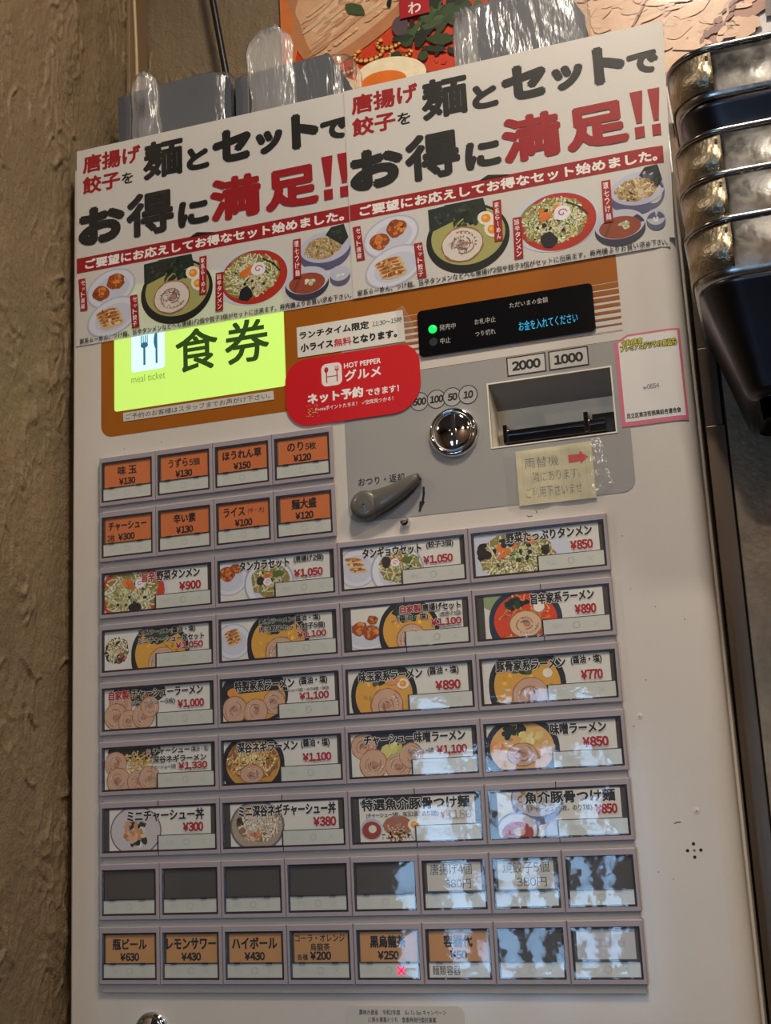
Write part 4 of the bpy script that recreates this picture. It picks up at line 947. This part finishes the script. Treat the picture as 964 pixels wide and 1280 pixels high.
A.smooth_fan(150, -412, [(138, -408), (146, -418), (162, -420), (170, -410), (156, -404)], (146, 92, 78)); A.smooth_fan(190, -428, [(176, -424), (186, -438), (204, -436), (200, -424)], (156, 100, 84))
for i in range(40): a_ = rnd.random(); A.ell(128 + a_ * 96, -346 - a_ * 50 - 4, rnd.uniform(1, 3), rnd.uniform(.8, 2), J((226, 180, 130), 14), 8)
# noodles
for x_, Y_, r_ in ((158, -338, 9), (178, -346, 12), (196, -352, 10), (216, -362, 12), (148, -328, 10), (205, -340, 9)):
    A.stroke([(x_ + r_ * math.cos(k_ * .4), Y_ + r_ * .5 * math.sin(k_ * .4)) for k_ in range(11)], 3.6, (226, 140, 60)); A.stroke([(x_ + r_ * math.cos(k_ * .4), Y_ + r_ * .5 * math.sin(k_ * .4)) for k_ in range(11)], 1.4, (244, 186, 110))
# spinach
for i in range(90): A.ell(rnd.gauss(236, 22), rnd.gauss(-372, 30), rnd.uniform(4, 12), rnd.uniform(2, 6), J(rnd.choice([(30, 44, 24), (48, 70, 34), (20, 28, 20), (70, 90, 50)]), 8), 10, rnd.uniform(0, 3), .2, rnd)
A.ell(206, -364, 7, 9, (88, 70, 76), 16)
# eggs
A.ell(150, -312, 28, 18, (244, 226, 190), 36, .45); A.ell(144, -308, 17, 12, (232, 110, 30), 30, .45); A.ell(196, -322, 30, 16, (248, 232, 196), 40, .15); A.ell(190, -318, 19, 9, (236, 120, 34), 30, .1)
# pork slab upper right
A.smooth_fan(400, -360, [(282, -360), (286, -330), (312, -300), (345, -278), (400, -262), (440, -282), (480, -304), (504, -318), (524, -345), (520, -450), (300, -450), (280, -400)], (150, 92, 66))
A.smooth_fan(400, -362, [(290, -358), (298, -330), (322, -304), (350, -286), (400, -270), (436, -290), (470, -316), (500, -350), (506, -440), (306, -440), (288, -396)], (212, 172, 138))
for i in range(260): A.ell(rnd.uniform(306, 480), rnd.uniform(-420, -290), rnd.uniform(3, 14), rnd.uniform(1.5, 6), J(rnd.choice([(216, 178, 144), (208, 168, 134), (213, 174, 141), (205, 163, 130)]), 3), 12, rnd.uniform(-.8, .4), .2, rnd)
for i in range(26): A.ell(440 + i * 2.6 + rnd.uniform(-3, 3), -290 - i * 2.6 + rnd.uniform(-3, 3), rnd.uniform(2, 5), rnd.uniform(1, 3), J((118, 52, 36), 14), 10, -.7, .2, rnd)
A.stroke([(380 + k_ * 5, -300 - 8 * k_) for k_ in range(6)], 1.6, (150, 100, 74))
A.poly([(486, -300), (540, -300), (540, -460), (500, -440)], (70, 52, 56))
A.rect(207, 232, -400, -369, (176, 16, 30)); A.text('わ', 214, 225, -382, -371, (240, 230, 226), .02, 2)
A.build('food_picture', M_GLOSSP, big)

# =================================================================== WRAPPED CARTONS ON TOP
def bag(x0, x1, Yt, d0, d1, seed, nz=26):
    b_ = MB(); loops = []
    outl = []
    for i in range(44):
        a_ = 2 * math.pi * i / 44; c_, s2 = math.cos(a_), math.sin(a_)
        q = (abs(c_) ** 6 + abs(s2) ** 6) ** (-1 / 6); outl.append((c_ * q, s2 * q))
    cx_, cd = (x0 + x1) / 2, (d0 + d1) / 2; hw_, hd = (x1 - x0) / 2, (d1 - d0) / 2
    for j in range(nz + 1):
        v = j / nz; Y_ = -225.3 + (Yt + 225.3) * min(1, v * 1.04)
        sc_ = 1 if v < .93 else 1 - (v - .93) / .07 * .5
        L_ = []
        for i, (u, w_) in enumerate(outl):
            n_ = noise.noise(Vector((u * 2.2 + seed * 7, w_ * 2.2, v * 2.4))) * 2.2 + noise.noise(Vector((u * 7 + seed, w_ * 7, v * 3 + u * 4))) * 1.1
            L_.append((cx_ + u * (hw_ * sc_ + n_ * .8), Y_ + n_ * .8 * (v > .1), cd + w_ * (hd * sc_ + n_)))
        loops.append(L_)
    b_.loft(loops, True, False, True, sm=True)
    return b_
def wrapped(x0, x1, Yt, d0, d1, label, seed, skew, tuft):
    t = thing('wrapped_box', label, 'box', ((x0 + x1) / 2, -225, (d0 + d1) / 2), 'plastic-wrapped boxes on the machine')
    b_ = MB(); x2 = x0 + 14
    # thin piece
    b_.box(x0 + 1.5, x2 - 1, Yt + 3, -225, d0 + 2, d1 - 6); b_.build('side_board', M_BOXG, t, bevel=.8)
    b_ = MB(); xa, xb = x2 + 2, x1 - 1.5
    top = [(xa, Yt + 2), (xb - 15, Yt), (xb, Yt + skew)]
    fr = [(xa, -225)] + top + [(xb, -225)]
    b_.loft([[(x, Y, d1 - 3) for x, Y in fr], [(x, Y, d0 + 3) for x, Y in fr]], True, True, True); b_.build('carton', M_BOXG, t, bevel=1.0)
    bag(x0, x1, Yt - 1.5, d0, d1, seed).build('plastic_bag', M_BAG, t)
    # bunched tuft of plastic between the two pieces
    b_ = MB(); loops = []
    tx0, tx1, tY = tuft
    for j in range(15):
        v = j / 14; hw_ = (tx1 - tx0) / 2 * (1 if v < .8 else max(.04, 1 - ((v - .8) / .21) ** 2.5) ** .4) * (1 + .12 * noise.noise(Vector((v * 5, seed, 0)))); cxx = (tx0 + tx1) / 2 + 2 * math.sin(v * 3 + seed)
        Y_ = -225 + (tY + 225) * v
        loops.append([(cxx + hw_ * math.cos(2 * math.pi * k / 20) + noise.noise(Vector((k * .9, v * 3, seed))) * 3.0, Y_ + noise.noise(Vector((k * .7, seed, 1))) * 4 * v, d0 + 2 + 3.6 * math.sin(2 * math.pi * k / 20) + noise.noise(Vector((k * .9, v * 4, seed + 5))) * 2.4) for k in range(20)])
    b_.loft(loops, True, False, True, sm=True); b_.build('bunched_plastic', M_BAGW, t)
wrapped(-17, 84, -317, 50, 92, 'leftmost of the three plastic-wrapped grey boxes on the machine', 1, 10, (-3, 21, -329))
wrapped(86, 182, -309, 50, 92, 'middle plastic-wrapped grey box with a tall bunched bag top', 2, 28, (100, 139, -341))
wrapped(264, 362, -322, 50, 92, 'rightmost plastic-wrapped grey box, behind the right poster', 3, 30, (266, 284, -318))

# cables
b = MB(); pts = [(46 + 0.14 * (Y + 420) , Y, 105 + 2 * math.sin(Y / 60)) for Y in range(-800, -220, 20)]
b.tube(pts, 2.9, 12); tag(b.build('power_cable', M_CABLE, None, org=(60, -230, 105)), 'thick black cable running down the wall behind the boxes', 'cable')
b = MB(); pts = [(-26.2 + .6 * math.sin(Y / 37), Y, 100 + 2.4 * math.sin(Y / 60) + (Y + 430) * .03) for Y in range(-620, -225, 12)]
b.tube(pts, 1.5, 8); tag(b.build('thin_wire', M_WIRE, None, org=(-26, -230, 100)), 'thin beige wire running down the wall corner at upper left', 'wire')

# =================================================================== STEEL CABINET AND PANS AT THE RIGHT
cab = thing('steel_cabinet', 'dark brushed steel cabinet standing right of the ticket machine', 'cabinet', (520, FLOORY, 90))
b = MB(); b.box(414.5, 700, -150, FLOORY, 63, 120); b.build('cabinet_body', M_DARK, cab)
b = MB(); b.box(413.6, 427.0, -150, -34, 60, 63); b.box(413.6, 425.4, -34, 20, 60, 63); b.box(413.6, 426.3, 20, FLOORY, 60, 63); b.build('narrow_panel', M_DSTEEL, cab, bevel=.5)
b = MB(); b.box(427.2, 700, -150, FLOORY, 60, 63); b.build('wide_panel', M_RSTEEL, cab, bevel=.5)
b = MB(); b.box(520, 530, 43.2, 48, -90, 60); b.box(600, 610, 43.2, 48, -90, 60); b.build('shelf_bracket', M_DSTEEL, cab, bevel=.5)

def rr3(x0, x1, d0, d1, r, Y, n=8):
    out = []
    for (cx_, cd, a0) in ((x0 + r, d0 + r, 180), (x1 - r, d0 + r, 270), (x1 - r, d1 - r, 0), (x0 + r, d1 - r, 90)):
        for i in range(n + 1):
            a_ = math.radians(a0 + 90 * i / n); out.append((cx_ + r * math.cos(a_), Y, cd + r * math.sin(a_)))
    return out
PX0, PX1, PD0, PD1 = 419, 640, -100, 46
def pan(Yr, label, band=27):
    t = thing('steel_pan', label, 'pan', ((PX0 + PX1) / 2, Yr + 95, (PD0 + PD1) / 2), 'stacked stainless pans')
    def lp(inset, Y, r=26): return rr3(PX0 + inset, PX1 - inset, PD0 + inset, PD1 - inset, max(4, r - inset * .5), Y)
    b_ = MB(); L_ = [lp(1.2, Yr + 1), lp(1.2, Yr + 3), lp(1.6, Yr + band), lp(2.2, Yr + band + 2.2), lp(3.8, Yr + band + 4.2)]
    b_.loft(L_, True, False, False, sm=True); b_.build('side_band', M_STEEL, t, solid=.5)
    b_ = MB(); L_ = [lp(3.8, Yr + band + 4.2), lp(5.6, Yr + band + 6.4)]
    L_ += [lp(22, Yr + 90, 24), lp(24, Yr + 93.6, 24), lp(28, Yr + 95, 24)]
    b_.loft(L_, True, False, True, sm=True); b_.build('tapered_body', M_DARKREFL, t, solid=.5)
    b_ = MB(); path_ = lp(0, Yr + 1); n = len(path_); loops = []
    for i, p in enumerate(path_):
        a_, c_ = Vector(path_[i - 1]), Vector(path_[(i + 1) % n]); tt = (c_ - a_).normalized(); nn = Vector((tt[2], 0, -tt[0]))
        loops.append([Vector(p) + nn * 1.5 * math.cos(2 * math.pi * k / 10) + Vector((0, 1, 0)) * 1.6 * math.sin(2 * math.pi * k / 10) for k in range(10)])
    loops.append(loops[0]); b_.loft(loops, True, sm=True); b_.build('rolled_rim', M_RIMST, t)
    # riveted corner plate
    b_ = MB(); seq = [p for p in rr3(PX0 + .4, PX1, PD0 + .4, PD1, 25.6, 0) if p[0] < 443.5 and p[2] < -50][0:9]
    seq = [(PX0 + .4, 0, -50)] + seq + [(452.0 if False else 443.6, 0, PD0 + .4)]
    L2 = [[(x, Yr + 3, d) for x, _, d in seq], [(x, Yr + band - 1, d) for x, _, d in seq]]
    b_.loft(L2, False, sm=True); pl_ = b_.build('corner_plate', M_WORN, t, solid=.9)
    for Yv in (Yr + 6.4, Yr + band - 4.4):
        b_ = MB(); b_.lathe(441.2, Yv, [(1.0, PD0 + .2), (.9, PD0 - .6), (.4, PD0 - .9)], 12); b_.build('rivet', M_CHROME, pl_)
pan(-155.4, 'topmost steel pan, deeper underside coloured as a dark reflection below its band', 27)
pan(-104.6, 'second steel pan from the top of the stack')
pan(-79, 'third steel pan from the top, bluish reflections on its band')
pan(-52.4, 'bottom steel pan of the stack with tapered body coloured as a dark reflection', 29)

# unseen dark counter, added so the steel pans reflect something dark
ct = thing('added_counter', 'long dark counter added unseen behind the viewer to darken the pan reflections', 'counter', (1000, FLOORY, -1500))
b = MB(); b.box(330, 1700, FLOORY - 760, FLOORY - 730, -1720, -1300); b.build('added_counter_top', M_WOOD, ct, bevel=3)
b = MB(); b.box(350, 1680, FLOORY - 730, FLOORY, -1700, -1340); b.build('added_counter_front', M_DARK, ct)
